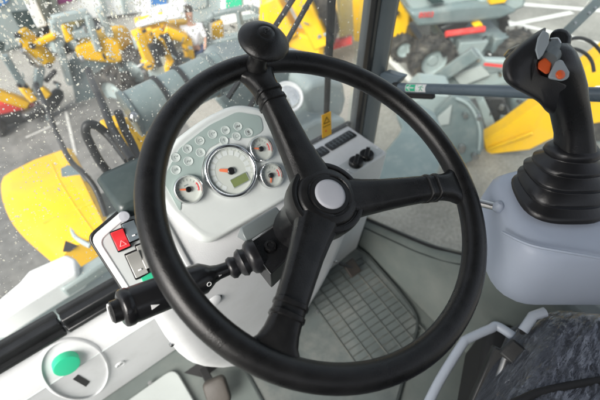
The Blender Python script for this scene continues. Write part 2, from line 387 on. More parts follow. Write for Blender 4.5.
# ================================================================== DASHBOARD
G0 = V((.199, .416, 2.269)); dn = V((0, -1, 1)).normalized(); dv = V((0, 1, 1)).normalized(); du = V((1, 0, 0))
TD = frame(G0, du, dv)
def dp(px, py, wz=0):
    p = atp(px, py, G0+dn*wz, dn) - G0; return (p.x, p.dot(dv))
dash = thing('dashboard', 'white dashboard with round chrome gauges and a rocker switch panel behind the steering wheel', 'dashboard', (.213, .42, 1.58))
def ring_rect(xc, hw, y0, y1, z, r=.03, seg=5):
    r = min(r, hw*.8, (y1-y0)*.45)
    return [V((x, y, z)) for x, y in rpoly([(xc-hw, y0), (xc+hw, y0), (xc+hw, y1), (xc-hw, y1)], r, seg)]
st = [(.437, .485, 2.278, .196, .02), (.428, .487, 2.272, .206, .02), (.395, .49, 2.238, .213, .02), (.350, .50, 2.193, .215, .02), (.336, .50, 2.172, .215, .022), (.333, .51, 2.14, .214, .03),
      (.336, .52, 2.08, .213, .04), (.343, .53, 2.0, .213, .045), (.353, .535, 1.92, .210, .05), (.362, .535, 1.85, .202, .05), (.370, .535, 1.78, .184, .05), (.378, .535, 1.71, .158, .05), (.386, .535, 1.65, .125, .045), (.396, .53, 1.605, .095, .04), (.42, .52, 1.578, .06, .03)]
XR = [.300, .303, .312, .322, .334, .350, .385, .426, .423, .415, .397, .371, .338, .308, .273]
XL = [.095, .088, .040, -.002] + [.213-a[3] for a in st[4:]]
MB().loft([ring_rect((xl+xr)/2, (xr-xl)/2, a[0], a[1], a[2], a[4]) for a, xr, xl in zip(st, XR, XL)]).build('console_body', M['white'], dash, sharp=60)
# dark cowl behind the panel
MB().loft([ring_rect(.135, .085, .40, .52, 2.14, .02), ring_rect(.130, .098, .42, .515, 2.26, .02), ring_rect(.128, .100, .425, .513, 2.285, .012), ring_rect(.13, .095, .43, .508, 2.292, .01)]).build('cowl', M['teal'], dash, sharp=60)
# black gasket around the switch side
gk = MB(); gk.prism(rpoly([(-.2195, .010), (-.2185, -.02), (-.2155, -.12), (-.11, -.12), (-.11, .038)], .012), -.022, -.013, TD); gk.build('gasket', M['seal'], dash, bevel=.002)
# cluster housing
ol = [(-.113, .000), (-.106, .040), (-.062, .0725), (0, .0865), (.055, .088), (.095, .064), (.117, .020), (.110, -.02), (.086, -.080), (-.086, -.080)]
def scale_poly(p, k, c=(0, .003)): return [(c[0]+(x-c[0])*k, c[1]+(y-c[1])*k) for x, y in p]
hz = MB()
for_r = [(1.045, -.03), (1.042, -.010), (1.032, -.001), (1.012, .005), (.985, .0082), (.955, .0090), (.92, .0082), (.90, .0080)]
hz.loft([[TD @ V((x, y, z)) for x, y in rpoly(scale_poly(ol, k), .022, 6)] for k, z in for_r])
hs_ = hz.build('cluster_housing', M['white2'], dash, sharp=50)
FW0 = .0080
wl = MB(); wl.prism(rpoly([(-.099, -.020), (-.0985, .033), (-.057, .0625), (0, .0755), (.051, .077), (.084, .056), (.076, .033), (.05, .032), (.02, .047), (-.02, .045), (-.045, .020), (-.05, .002), (-.066, .030-.012), (-.085, .004)], .008), FW0, FW0+.0012, TD)
wp_ = wl.build('warning_light_panel', M['green_grey'], dash)
for k, (x, y) in enumerate([(70, 265), (72, 322), (125, 225), (130, 282), (182, 188), (186, 242), (240, 158), (300, 140), (292, 187), (357, 122), (350, 168), (406, 150)]):
    u, v_ = dp(160+x/4.6, 100+y/4.6, FW0)
    TI = TD @ Matrix.Translation((u, v_, FW0+.0013))
    il = MB().lathe([(0, 0), (.0068, 0), (.0070, .0004), (.0066, .0009), (.0062, .0006), (0, .0006)], 24, TI).build('indicator_light', M['lamp_off'], wp_)
    ic = MB(TI @ Matrix.Translation((0, 0, .0008))); s = .0022
    t = k % 6
    if t == 0: ic.tube([(s*math.cos(a*.6), s*math.sin(a*.6), 0) for a in range(8)], .0004, 5).tube([(s, 0, 0), (s*2, s*.6, 0)], .0004, 5)
    elif t == 1: ic.box((0, 0, 0), (.0055, .0028, .0003)).box((-.0015, .002, 0), (.001, .001, .0003)).box((.0015, .002, 0), (.001, .001, .0003))
    elif t == 2: ic.tube([(0, -.003, 0), (0, .002, 0)], .0005, 5).tube([(-.0022, .0005, 0), (0, .003, 0), (.0022, .0005, 0)], .0005, 5)
    elif t == 3: ic.tube([(-.003, -.001, 0), (-.001, .0015, 0), (.001, -.0015, 0), (.003, .001, 0)], .0004, 5)
    elif t == 4: ic.tube([(-.003, 0, 0), (-.001, .002, 0), (.0025, .002, 0), (.0035, -.0018, 0), (-.002, -.0018, 0), (-.003, 0, 0)], .0004, 5)
    else: ic.tube([(-.001, .003, 0), (-.001, -.001, 0), (.001, -.001, 0), (.001, .003, 0)], .0005, 5).tube([(-.0025, -.003, 0), (.0025, -.003, 0)], .0004, 5)
    ic.build('icon', M['icon'] if k not in (9, 11) else M['black'], il)
def gauge(px, py, r, big=False, nd=180, label=None):
    u, v_ = dp(px, py, FW0+.004)
    T = TD @ Matrix.Translation((u, v_, FW0))
    gp = MB().lathe([(r*.84, .002), (r*.86, .0075), (r*.92, .0098), (r*.97, .0088), (r, .0050), (r*1.02, .000), (r*.9, -.001), (r*.84, .002)], 56, T, cap=False).build('gauge', M['chrome'], dash, sharp=80, label=label)
    MB().lathe([(0, .0022), (r*.86, .0022), (r*.86, .0028), (0, .0028)], 48, T).build('dial', M['dial'], gp)
    tk = MB(T)
    if big:
        for a in range(-40, 221, 20):
            if -45 < a < 225 and not (a < -20):
                rr = r*.68; T2 = Matrix.Translation((rr*math.cos(R(a)), rr*math.sin(R(a)), .0031)) @ Matrix.Rotation(R(a+90), 4, 'Z')
                tk.box((0, 0, 0), (r*.17, r*.18, .0003), T2)
        tk.build('scale', M['dial_pad'], gp)
        t2 = MB(T)
        for a in range(-30, 211, 10):
            rr = r*.80; T2 = Matrix.Translation((rr*math.cos(R(a)), rr*math.sin(R(a)), .0031)) @ Matrix.Rotation(R(a), 4, 'Z'); t2.box((0, 0, 0), (r*.05, r*.012, .0003), T2)
        t2.build('tick_marks', M['icon'], gp)
        T3 = T @ Matrix.Translation((.006, -.0185, 0))
        MB(T3).prism(rpoly([(-.0135, -.0062), (.0135, -.0062), (.0135, .0062), (-.0135, .0062)], .001), .0028, .0040).build('display', M['lcd'], gp)
        ft = MB(T3); ft.tube([(x, y, .0041) for x, y in ((-.0142, -.0069), (.0142, -.0069), (.0142, .0069), (-.0142, .0069))], .0005, 4, loop=True).build('display_frame', M['icon'], gp)
    else:
        for a in range(-30, 211, 20 if r > .02 else 30):
            rr = r*.66; T2 = Matrix.Translation((rr*math.cos(R(a)), rr*math.sin(R(a)), .0030)) @ Matrix.Rotation(R(a), 4, 'Z')
            tk.box((0, 0, 0), (r*.16, r*.035, .0003), T2)
        tk.box((0, r*.32, .003), (r*.3, r*.1, .0003))
        tk.build('tick_marks', M['icon'], gp)
        MB(T).tube([(r*.70*math.cos(R(a)), r*.70*math.sin(R(a)), .0032) for a in range(-32, 22, 6)], r*.035, 5).build('red_zone', M['red'], gp)
    nl = r*(.42 if big else .55)
    c, s = math.cos(R(nd)), math.sin(R(nd)); T4 = T @ Matrix.Translation((0, 0, .0045)) @ Matrix.Rotation(R(nd), 4, 'Z')
    MB(T4).prism([(0, -r*.075), (nl, -r*.05), (nl*1.08, 0), (nl, r*.05), (0, r*.075)], 0, .0008).build('needle', M['orange'], gp)
    pr = .0058 if big else .0042
    MB().lathe([(0, .003), (pr, .003), (pr, .0062), (pr*.8, .0072), (0, .0072)], 20, T).build('pivot', M['black'], gp)
gauge(231, 171, .0415, True, 150, 'largest gauge, with a green digital display')
gauge(188.5, 189.5, .0215, False, 155, 'small gauge left of the large gauge')
gauge(261, 149, .0205, False, 150, 'upper small gauge right of the large gauge')
gauge(271, 175.5, .0205, False, 238, 'lower small gauge right of the large gauge')
for (px, py) in ((230, 235), (280, 203)):
    u, v_ = dp(px, py, -.006); T = TD @ Matrix.Translation((u, v_, -.012))
    MB().lathe([(0, 0), (.0055, 0), (.0055, .003), (.0045, .004), (.002, .004), (.0018, .0025), (0, .0025)], 20, T).build('screw', M['steel'], dash)
# skirt strip beneath cluster
sk = MB(); sk.prism(rpoly([(-.10, -.03), (.10, -.03), (.088, -.105), (-.088, -.105)], .02), -.03, -.012, TD); sk.build('lower_strip', M['white2'], dash, bevel=.004, seg=3)
for (px, py) in ((172, 345), (318, 312), (336, 262)):
    b = aty(px, py, .362); MB().lathe([(0, -.004), (.0042, -.004), (.0042, .001), (.003, .002), (0, .002)], 16, frame(b, (1, 0, 0), (0, .2, 1))).build('screw', M['steel'], dash)
# switch panel
sp_ = MB(); ow_ = rpoly([(-.216, .006), (-.213, -.118), (-.120, -.118), (-.118, .032)], .012); iw = scale_poly(ow_, .82, (-.160, -.05))
sp_.loft([[TD @ V((x, y, z)) for x, y in scale_poly(ow_, k, (-.165, -.05))] for k, z in ((1.01, -.03), (1.0, -.006), (.985, -.003), (.96, -.002), (.85, -.002), (.82, -.004))])
sp_.build('switch_surround', M['white'], dash, sharp=40)
swp = MB(); swp.prism(iw, -.0045, -.0028, TD); swp = swp.build('switch_panel', M['panel_grey'], dash)
def rocker(px0, py0, wd, ht, m, nm, tri=False, rot=-6, label=None):
    u, v_ = dp(px0, py0, .002); T = TD @ Matrix.Translation((u, v_, -.003)) @ Matrix.Rotation(R(rot), 4, 'Z')
    fr_ = MB(T).prism(rpoly([(-wd*.58, -ht*.60), (wd*.58, -ht*.60), (wd*.58, ht*.56), (-wd*.58, ht*.56)], .002), 0, .0035).build(nm, M['black'], swp, bevel=.0006, label=label)
    k = MB(T); n = 9; prof = [(-ht/2 + ht*i/(n-1), .0045+.0055*abs(2*i/(n-1)-1)**1.5+.002*i/(n-1)) for i in range(n)]
    k.loft([[V((-wd/2, y, 0)), V((wd/2, y, 0)), V((wd/2, y, z)), V((-wd/2, y, z))] for y, z in prof]).build('paddle', m, fr_, bevel=.0008, sharp=60)
    if tri:
        MB(T).tube([(x*.0042, -ht*.22+y*.0042, .0085+.001) for x, y in ((-1, -.7), (1, -.7), (0, 1))], .0005, 5, loop=True).build('symbol', M['icon_white'], fr_)
    else:
        MB(T).box((0, -ht*.25, .0085), (wd*.25, .002, .0012)).build('symbol', M['icon_white'], fr_)
rocker(120.5, 239.5, .0165, .026, M['red'], 'hazard_switch', True, label='red hazard warning switch with a white triangle')
rocker(131.5, 231, .0165, .026, M['rocker_dark'], 'rocker_switch', label='dark grey rocker switch beside the red one')
rocker(137, 264, .0175, .034, M['rocker_light'], 'rocker_switch', label='pale grey rocker switch, left one of the lower pair')
rocker(147, 255, .0175, .034, M['rocker_light'], 'rocker_switch', label='pale grey rocker switch half hidden by the wheel rim')
u, v_ = dp(148, 278, 0); MB(TD @ Matrix.Translation((u, v_, -.003))).prism(rpoly([(-.008, -.004), (.008, -.004), (.008, .005), (-.008, .005)], .001), 0, .004).build('indicator_lens', M['green'], swp, bevel=.0008)
u, v_ = dp(124, 216.5, .006); MB().lathe([(0, 0), (.0078, 0), (.0076, .010), (.0066, .0122), (0, .0128)], 28, TD @ Matrix.Translation((u, v_, -.003))).build('dimmer_knob', M['cap_grey'], swp)
# ignition lock on the shroud front
ig = aty(213, 299, .338); TG = frame(ig, (1, 0, 0), (0, .2, 1))
igo = MB().lathe([(0, -.004), (.0150, -.004), (.0150, .003), (.0135, .004), (.0125, .003), (0, .003)], 32, TG).build('ignition_lock', M['black'], dash)
MB().lathe([(0, .002), (.0120, .002), (.0118, .006), (.010, .007), (0, .007)], 32, TG).build('lock_face', M['white'], igo)

# ================================================================== COLUMN SWITCH BOX + STALK
bc = V((.163, .258, 2.268))
bx = (V((1, .0, 0))).normalized(); by = (bW).normalized()
P = [atd(247, 244, .520), atd(285, 219, .545), atd(300, 246, .520), atd(271, 274, .497)]
pn = (P[1]-P[0]).cross(P[3]-P[0]).normalized()
if pn.z < 0: pn = -pn
cs = thing('steering_column', 'dark steering column with square black switch box below the wheel hub', 'steering column', Cw - nW*.18)
MB().tube([Cw - nW*.018, Cw - nW*.05, Cw - nW*.09, Cw-nW*.20], [.030, .033, .036, .040], 32).build('column_tube', M['black'], cs, sharp=50)
MB().slab(P, -pn*.045).build('switch_box', M['black'], cs, bevel=.002)
e = MB(); e.tube([P[1]+pn*.0004, P[0]+pn*.0004, P[3]+pn*.0004], .0007, 6).build('box_edge', M['steel'], cs)
bt = atp(270.5, 246, P[0]+pn*.003, pn); TB = frame(bt-pn*.002, P[1]-P[0], P[3]-P[0]); 
if (TB.to_3x3() @ V((0, 0, 1))).dot(pn) < 0: TB = frame(bt-pn*.002, P[1]-P[0], P[0]-P[3])
bo = MB().lathe([(0, 0), (.0085, 0), (.0085, .003), (.0072, .0050), (.0045, .0052), (.0040, .0040), (0, .0040)], 28, TB).build('horn_button', M['rubber'], cs, sharp=50)
# translucent grey shroud behind the box
c0, c1 = P[0], P[1]; bk = V((0, .8, .25)).normalized()
sh = MB(); sh.loft([[c0+pn*.001, c0+bk*.010+pn*.006, c0+bk*.022+pn*.006+V((.004, 0, 0)), c0+bk*.030-pn*.03],
                    [c1+pn*.001, c1+bk*.010+pn*.006, c1+bk*.020+pn*.005, c1+bk*.030-pn*.03]]).build('column_shroud', M['shroud'], cs, bevel=.003, seg=3)
stk = thing('control_stalk', 'chunky black control stalk with white symbols pointing left under the wheel rim', 'control stalk', atd(240, 266, .512))
e0, e1 = atd(119, 310, .432), atd(232, 267, .512); ax = (e1-e0); Ls = ax.length; ax.normalize()
sidev = ax.cross(V((0, 0, 1))).normalized()
def stp(t, r=0, ang=0):
    u_ = sidev; w_ = u_.cross(ax)
    return e0 + ax*(t*Ls) + u_*(r*math.cos(ang)) + w_*(r*math.sin(ang))
TS = frame(e0, sidev, sidev.cross(ax)*-1)
if (TS.to_3x3() @ V((0, 0, 1))).dot(ax) < 0: TS = frame(e0, sidev, sidev.cross(ax))
gr = MB().lathe([(0, .001), (.0165, .001), (.0200, .003), (.0212, .0055), (.0212, .011), (.0204, .0125), (.0200, .014), (.0205, .016), (.0200, .07), (.0195, Ls*.70), (.0150, Ls*.76), (.0115, Ls*.80), (.0095, Ls*.86), (.0085, Ls*1.0), (0, Ls)], 40, TS).build('grip', M['black'], stk, sharp=45)
eb = MB().lathe([(0, -.009), (.0095, -.009), (.0122, -.007), (.0126, .002), (0, .002)], 32, TS).build('end_button', M['rubber'], stk, sharp=45)
MB().tube([TS @ V((.0096*math.cos(t), .0096*math.sin(t), -.0088)) for t in [R(x) for x in range(60, 260, 12)]], .0011, 6).build('symbol', M['icon_white'], eb)
# symbols on the side facing the driver
vd = (CAM - stp(.4)); vd = (vd - ax*vd.dot(ax)).normalized()
side2 = vd.cross(ax)
def sym(t, pts, off, rr, loop=True, fill=False, rad=.0203):
    vv = (vd*math.cos(off) + side2*math.sin(off)).normalized(); tt = ax; bb = vv.cross(tt)
    c = stp(t)+vv*rad
    if fill: return [c + tt*x + bb*y for x, y in pts], vv
    return [c + tt*x + bb*y for x, y in pts]
off = .5
test = sym(.3, [(0, 0)], off, 0)[0]
def img_y(p):
    d = p-CAM; return 200-FOC*d.dot(UP)/d.dot(FW)
if img_y(test) < img_y(stp(.3)): off = -off
pts, vv = sym(.235, [(-.0045, -.0030), (.0045, 0), (-.0045, .0032)], off, 0, fill=True); MB().slab(pts, vv*.0008).build('symbol', M['icon_white'], gr)
s2 = MB(); s2.tube(sym(.42, [(.0035*math.cos(a*PI/5)*1.4, .0024*math.sin(a*PI/5)) for a in range(10)], off, 0), .0005, 5, loop=True)
s2.tube(sym(.42, [(-.003, -.002), (.003, .002)], off, 0), .0005, 5); s2.build('symbol', M['icon_white'], gr)
pts, vv = sym(.835, [(-.003, -.0018), (.003, 0), (-.003, .002)], off*.9, 0, fill=True, rad=.0098); MB().slab(pts, vv*.0008).build('symbol', M['icon_white'], gr)
s3 = MB(); s3.tube(sym(.70, [(.0026*math.cos(a*PI/5), .0026*math.sin(a*PI/5)) for a in range(10)], off, 0, rad=.0196), .0005, 5, loop=True); s3.build('symbol', M['icon_white'], gr)
b0, b1 = atd(228, 270, .512), atd(259, 254, .520); dB = b1-b0
prof = [(0, .009), (.06, .0135), (.16, .0150), (.24, .0130), (.30, .0120), (.36, .0165), (.48, .0190), (.56, .0165), (.62, .0160), (.68, .0205), (.82, .0235), (.92, .0215), (1.0, .0215)]
MB().tube([b0+dB*t for t, r in prof], [r for t, r in prof], 28).build('boot', M['boot'], stk, sharp=60)

# ================================================================== HEATER CONSOLE (right of the dashboard)
hc = thing('heater_console', 'pale grey heater console with air slot and two black rotary knobs beside the door pillar', 'heater console', (.56, .54, 1.55))
ZT = 1.995
MB().loft([[V((.42, .485, 1.56)), V((.66, .50, 1.56)), V((.66, .598, 1.56)), V((.42, .598, 1.56))], [V((.42, .478, 1.90)), V((.688, .484, 1.90)), V((.688, .632, 1.90)), V((.42, .632, 1.90))],
           [V((.42, .48, ZT)), V((.688, .48, ZT)), V((.688, .632, ZT)), V((.42, .632, ZT))]]).build('console_box', M['white'], hc, bevel=.006, seg=3)
def zp(x, y, z=ZT): p = atz(x, y, z); return V((p.x, p.y, z))
kp = [zp(*q) for q in ((339, 166), (370, 146), (383, 152), (353, 174))]
ctr = sum(kp, V())/4
MB().slab([p+V((0, 0, .0005)) for p in kp], (0, 0, .0018)).build('knob_plate', M['panel_grey'], hc, bevel=.001)
for k, (x, y) in enumerate(((356, 163.5), (366.5, 156.5))):
    b = zp(x, y, ZT+.004); T = Matrix.Translation(b) @ Matrix.Rotation(R(35), 4, 'Z')
    kk = MB().lathe([(0, 0), (.0195, 0), (.0190, .010), (.0172, .0118), (0, .0118)], 28, T).build('rotary_knob', M['black'], hc)
    MB(T).prism(rpoly([(-.0180, -.0055), (.0180, -.0055), (.0180, .0055), (-.0180, .0055)], .003), .011, .018).build('grip_bar', M['black'], kk, bevel=.0012)
    if k == 1: MB(T).tube([(.0235*math.cos(a*.1), .0235*math.sin(a*.1), -.0012) for a in range(-6, 8)], .0011, 5).build('scale_mark', M['red'], kk)
for (x, y) in ((348, 170), (377, 148)):
    MB().lathe([(0, 0), (.0028, 0), (.0028, .0012), (0, .0014)], 14, Matrix.Translation(zp(x, y, ZT+.0024))).build('plate_mark', M['icon_white'], hc)
def slot(a, b, wid, nm):
    p, q = zp(*a), zp(*b); d = (q-p).normalized(); s = V((-d.y, d.x, 0))*wid
    T = frame((p+q)/2, d, s); hl = (q-p).length/2
    f = MB(T).prism(rpoly([(-hl-.005, -wid-.004), (hl+.005, -wid-.004), (hl+.005, wid+.004), (-hl-.005, wid+.004)], .006), .0004, .003).build(nm, M['seal'], hc, bevel=.001)
    sl_ = MB(T)
    n = int(hl*2/.012)
    for i in range(n): sl_.box((-hl+(i+.5)*2*hl/n, 0, .0036), (.002, wid*1.6, .0025))
    sl_.box((0, 0, .0034), (2*hl, .0016, .001))
    sl_.build('louvre', M['pillar'], f)
slot((329, 147.5), (352, 134), .012, 'air_vent'); slot((304, 162), (325, 150), .012, 'air_vent')

# ================================================================== CAB SHELL
cab = thing('loader_cab', 'grey and white cab shell of the loader with floor, front panel and right pillar', 'cab', (.2, .1, 1.5))
YW = .6
fl = MB(); fl.prism([(-.62, -1.0), (.70, -1.0), (.70, .5), (.665, .58), (-.62, .58)], 1.50, 1.55).build('floor_pan', M['floor'], cab, bevel=.004)
# front panel : sloped upper, moulded; lower face tilted inwards so it shades darker
fp = MB(); prof = [(.597, 1.915), (.585, 1.90), (.560, 1.815), (.554, 1.801), (.5545, 1.790), (.578, 1.552)]
fp.loft([[V((x, y, z)) for y, z in prof] + [V((x, .60, 1.552)), V((x, .60, 1.915))] for x in (-.62, .02, .06, .45)], closed=True).build('front_panel', M['white'], cab, sharp=30)
for zz_, yy_, nm_ in ((1.893, .5835, 'panel_seam'), (1.800, .5530, 'panel_seam')):
    MB().bar((-.6, yy_, zz_), (.05, yy_, zz_), .0022, .002).build(nm_, M['panel_grey'], cab)
# recess ring around the cap
def fpt(px, py, y=.575):
    return aty(px, py, y)
pnrm = V((0, -.96, .282)).normalized()
pc0 = V((-.19, .573, 1.859))
def surf_y(z): return .585-(1.90-z)*.294 if z > 1.80 else .5545+(1.79-z)*.0987
def onf(px, py, o=.0):
    y = .56
    for _ in range(12): y = .5*y+.5*surf_y(aty(px, py, y).z)
    return aty(px, py, y-o)
def onp(px, py, o=0): return atp(px, py, pc0 + pnrm*o, pnrm)
rc = MB(); rc.tube([onf(74+34*math.cos(a_)+7*math.sin(a_), 369+30*math.sin(a_)-4*math.cos(a_), .001) for a_ in [2*PI*k/64 for k in range(64)]], .0050, 10, loop=True, flat=.45).build('moulded_ring', M['white'], cab)
sl2 = [onf(x, y, .0012) for x, y in ((73, 379.5), (78, 375), (90, 382), (86, 387))]
MB().slab(sl2, V((0, .006, 0))).build('slot', M['matte_black'], cab)
for (x, y) in ((120, 364),):
    b = V(onf(x, y, .0)); T = frame(b, (1, 0, 0), (0, -.15, 1)); T2 = T
    f = MB().lathe([(0, -.001), (.0120, -.001), (.0118, .002), (.0095, .0035), (.0070, .0015), (0, .0012)], 28, T2).build('fastener', M['white'], cab, sharp=50)
    MB().lathe([(0, .001), (.0050, .001), (.0045, .0035), (0, .0042)], 20, T2).build('screw', M['steel'], f)
# footwell cover plate at the front left
cvp = rpoly([(-.40, .44), (-.02, .44), (.03, .545), (-.40, .545)], .03)
cv = MB(); cv.prism(rpoly([(-.30, .36), (-.02, .36), (-.02, .53), (-.145, .53), (-.30, .53)], .03), 1.551, 1.563); cv.build('footwell_cover', M['coverg'], cab, bevel=.004, seg=3)
for (x, y) in ((150, 383),):
    MB().lathe([(0, 0), (.006, 0), (.005, .003), (0, .004)], 16, Matrix.Translation(zp(x, y, 1.563))).build('screw', M['steel'], cab)
hp = [zp(x, y, 1.5512) for x, y in ((184, 373), (200, 362), (218, 367), (204, 378))]
MB().slab(hp, (0, 0, .001)).build('pedal_opening', M['matte_black'], cab)
# right A pillar, from the heater console up
xp0 = .700
pl = MB(); pl.loft([[V((xp0+a, YW-.01+b, z)) for a, b in rpoly([(0, .0), (.020, -.012), (.052, -.012), (.060, .005), (.060, .06), (.01, .06)], .008, 3)] for z in (1.5, 2.2, 3.0)]).build('front_pillar', M['pillar'], cab, sharp=40)
MB().box((xp0+.068, YW+.02, 2.25), (.018, .05, 1.5)).build('door_seal', M['seal'], cab, bevel=.004)
MB().box((-.66, YW, 2.25), (.07, .07, 1.5)).build('front_pillar', M['pillar'], cab, bevel=.01)
# sill beside the floor, rising rearwards under the door glass
XD = .742
sA = [atx(x, y, XD-.02) for x, y in ((340, 209), (400, 236), (432, 249), (470, 258), (560, 262))]
si = MB()
def sill_sec(p, k):
    return [p+V((.02, 0, 0)), p+V((.0, 0, .006)), p+V((-.014, 0, .0)), p+V((-.030, 0, -.020)), V((p.x-.045-.03*k, p.y-.01, 1.552)), V((p.x+.02, p.y, 1.50))]
si.loft([sill_sec(p, i/4) for i, p in enumerate(sA)], closed=True).build('door_sill', M['floor'], cab, sharp=50)
ss = MB(); ss.tube(smooth_path([p+V((.003, 0, .008)) for p in sA], 6), .0055, 10).build('sill_rubber', M['seal'], cab)
ls = MB(); ls.tube(smooth_path([p+V((-.024, 0, -.010)) for p in sA], 6), .0022, 6).build('sill_crease', M['groove'], cab)
# side box / wheel-arch under joystick
MB().prism([(.60, -.9), (.74, -.9), (.74, .16), (.66, .16)], 1.55, 1.95).build('wheel_arch_box', M['floor'], cab, bevel=.03, seg=4)
MB().box((.03, -.35, 3.16), (1.5, 2.0, .05)).build('roof', M['pillar'], cab, bevel=.02)
MB().box((-.68, -.62, 2.3), (.04, .82, 1.6)).build('rear_shade_panel', M['pillar'], cab, bevel=.01)  # unseen panel added to keep the sun off the seat and right floor
MB().box((.03, -1.03, 2.1), (1.5, .05, 1.2)).build('rear_panel', M['pillar'], cab, bevel=.01)

# windscreen
ws = thing('windscreen', 'wet front windscreen with black rubber seal left of the door pillar', 'windscreen', (.05, YW, 1.92))
MB().add([(-.63, YW, 1.93), (.40, YW, 1.93), (.40, YW, 2.0), (.702, YW, 2.0), (.702, YW, 3.05), (-.63, YW, 3.05)], [(0, 1, 2, 3, 4, 5)]).build('glass', M['windscreen'], ws)
for k, (x0, x1) in enumerate(((-.63, -.155), (-.151, .30), (.30, .70))):
    z0 = 1.918 if k < 2 else 1.978
    if k == 2:
        MB().box(((x0+x1)/2, YW+.036, 1.99), (x1-x0, .014, .02)).build('lower_seal', M['seal'], ws, bevel=.003); continue
    MB().box(((x0+x1)/2, YW-.005, z0), (x1-x0, .020, .022)).box(((x0+x1)/2, YW-.012, z0-.016), (x1-x0, .03, .012)).box(((x0+x1)/2, YW+.012, z0+.008), (x1-x0, .012, .02)).build('lower_seal', M['seal'], ws, bevel=.003)
MB().box((.694, YW-.004, 2.5), (.016, .02, 1.1)).build('side_seal', M['seal'], ws, bevel=.004)
# warning label on the glass
wlb = [aty(x, y, YW-.004) for x, y in ((322, 115.5), (331, 111.5), (331.5, 134), (322.5, 138.5))]
lab = MB().slab(wlb, (0, .0015, 0)).build('warning_label', M['label_y']); tag(lab, 'small yellow safety label stuck on the windscreen above the air slot', 'label')
tr_ = MB(); q = [aty(x, y, YW-.0048) for x, y in ((324, 124), (329.5, 121.5), (326.7, 117))]; tr_.tube(q, .0009, 5, loop=True).build('triangle', M['matte_black'], lab)
q = aty(326, 131, YW-.0048); MB().ball(q, .0028, 10, (1, .2, 1)).build('red_mark', M['red'], lab)
q = [aty(x, y, YW-.0048) for x, y in ((323, 127.5), (330.7, 124))]; MB().tube(q, .0005, 4).build('rule', M['matte_black'], lab)
# wiper
wi = thing('windscreen_wiper', 'black windscreen wiper with twin arms and upright blade outside the glass', 'wiper', (.6, YW+.03, 2.2))
MB().cyl(aty(333, -60, YW+.02), aty(326.5, 113, YW+.02), .0075, 8).cyl(aty(337, -60, YW+.026), aty(331, 60, YW+.026), .004, 8).build('blade', M['matte_black'], wi)
for a, b in (((312, -30), (228, 98)), ((327, -30), (247, 112))):
    p, q = aty(*a, YW+.045), aty(*b, YW+.045); MB().bar(p, q, .011, .006).build('arm', M['dark'], wi, bevel=.001)

# rain drops on the outer face of the glass : uncountable
dr = MB(); cnt = 0
hexd = [(math.cos(PI/4*i), math.sin(PI/4*i)) for i in range(8)]
while cnt < 4200:
    px = random.uniform(-5, 360); py = random.uniform(-5, 300)
    dens = (.30 + .70*max(0, 1-py/150)) if px < 260 else .22
    dens *= .35+1.3*max(0, min(1, .5+1.2*noise.noise(V((px*.03, py*.03, 1)))))
    if random.random() > dens: continue
    p = aty(px, py, YW+.0006)
    if p.z < 1.95 or p.x > .69: continue
    r = (.00042+.0010*random.random()**2.4) * (1.3 if random.random() < .06 else 1)*(1.25 if py < 45 else 1)
    sx, sz = r*random.uniform(.85, 1.2), r*random.uniform(.9, 1.5)
    if random.random() < .06: sz *= random.uniform(1.6, 3.2)
    if py < 90 and px < 220 and random.random() < .05: sx *= 1.7; sz *= 1.7
    h = r*.75
    hexd = [(math.cos(PI/4*i)*j, math.sin(PI/4*i)*j) for i in range(8) for j in (random.uniform(.78, 1.2),)]
    b = len(dr.v)
    for k, (f, y) in enumerate(((1, 0), (.82, .55), (.45, .9))):
        dr.v += [V((p.x+sx*f*c, p.y+h*y, p.z+sz*f*s)) for c, s in hexd]
    dr.v.append(V((p.x, p.y+h, p.z)))
    for k in range(2):
        for i in range(8): dr.f.append([b+k*8+i, b+k*8+(i+1) % 8, b+k*8+8+(i+1) % 8, b+k*8+8+i])
    for i in range(8): dr.f.append([b+16+i, b+16+(i+1) % 8, b+24])
    dr.f.append([b+i for i in range(8)][::-1])
    cnt += 1
do = dr.build('rain_drops', M['drop'], sharp=180); tag(do, 'clear rain drops scattered over the windscreen', 'rain drops', kind='stuff')

# ================================================================== DOOR
dr_ = thing('cab_door', 'glazed right cab door with blue-grey guard bar and green exit sticker', 'door', (XD, .2, 1.6))
gp = [atx(x, y, XD) for x, y in ((338, 205), (400, 234), (470, 257), (600, 270))]
gl_ = MB(); top = [V((XD, p.y, 3.05)) for p in gp]; gl_.add(gp+top, [(i, i+1, 5+i, 4+i) for i in range(3)]).build('glass', M['doorglass'], dr_)
ba, bb_ = atx(396, 87.5, XD-.025), atx(640, 96, XD-.025); bd = (bb_-ba).normalized()
bar_ = MB().tube([ba, bb_], .0115, 24).build('guard_bar', M['bar'], dr_, sharp=60)
MB().tube([ba-bd*.006, ba+bd*.012], .0125, 20).build('bar_ferrule', M['dark'], bar_)
k0, k1 = atx(398, 95, XD-.020), atx(434, 96.5, XD-.020)
MB().bar(k0, k1, .013, .011).build('bar_clip', M['matte_black'], bar_, bevel=.003)
br = [atx(x, y, XD-.015) for x, y in ((374, 77), (384, 72), (402, 77.5), (396, 85), (384, 84))]
MB().slab(br, (.025, 0, 0)).build('bar_bracket', M['bar'], dr_, bevel=.004, seg=3)
br = [atx(x, y, XD-.008) for x, y in ((372, 82), (386, 86), (395, 88), (388, 97), (372, 93))]
MB().slab(br, (.02, 0, 0)).build('latch', M['dark'], dr_, bevel=.003)
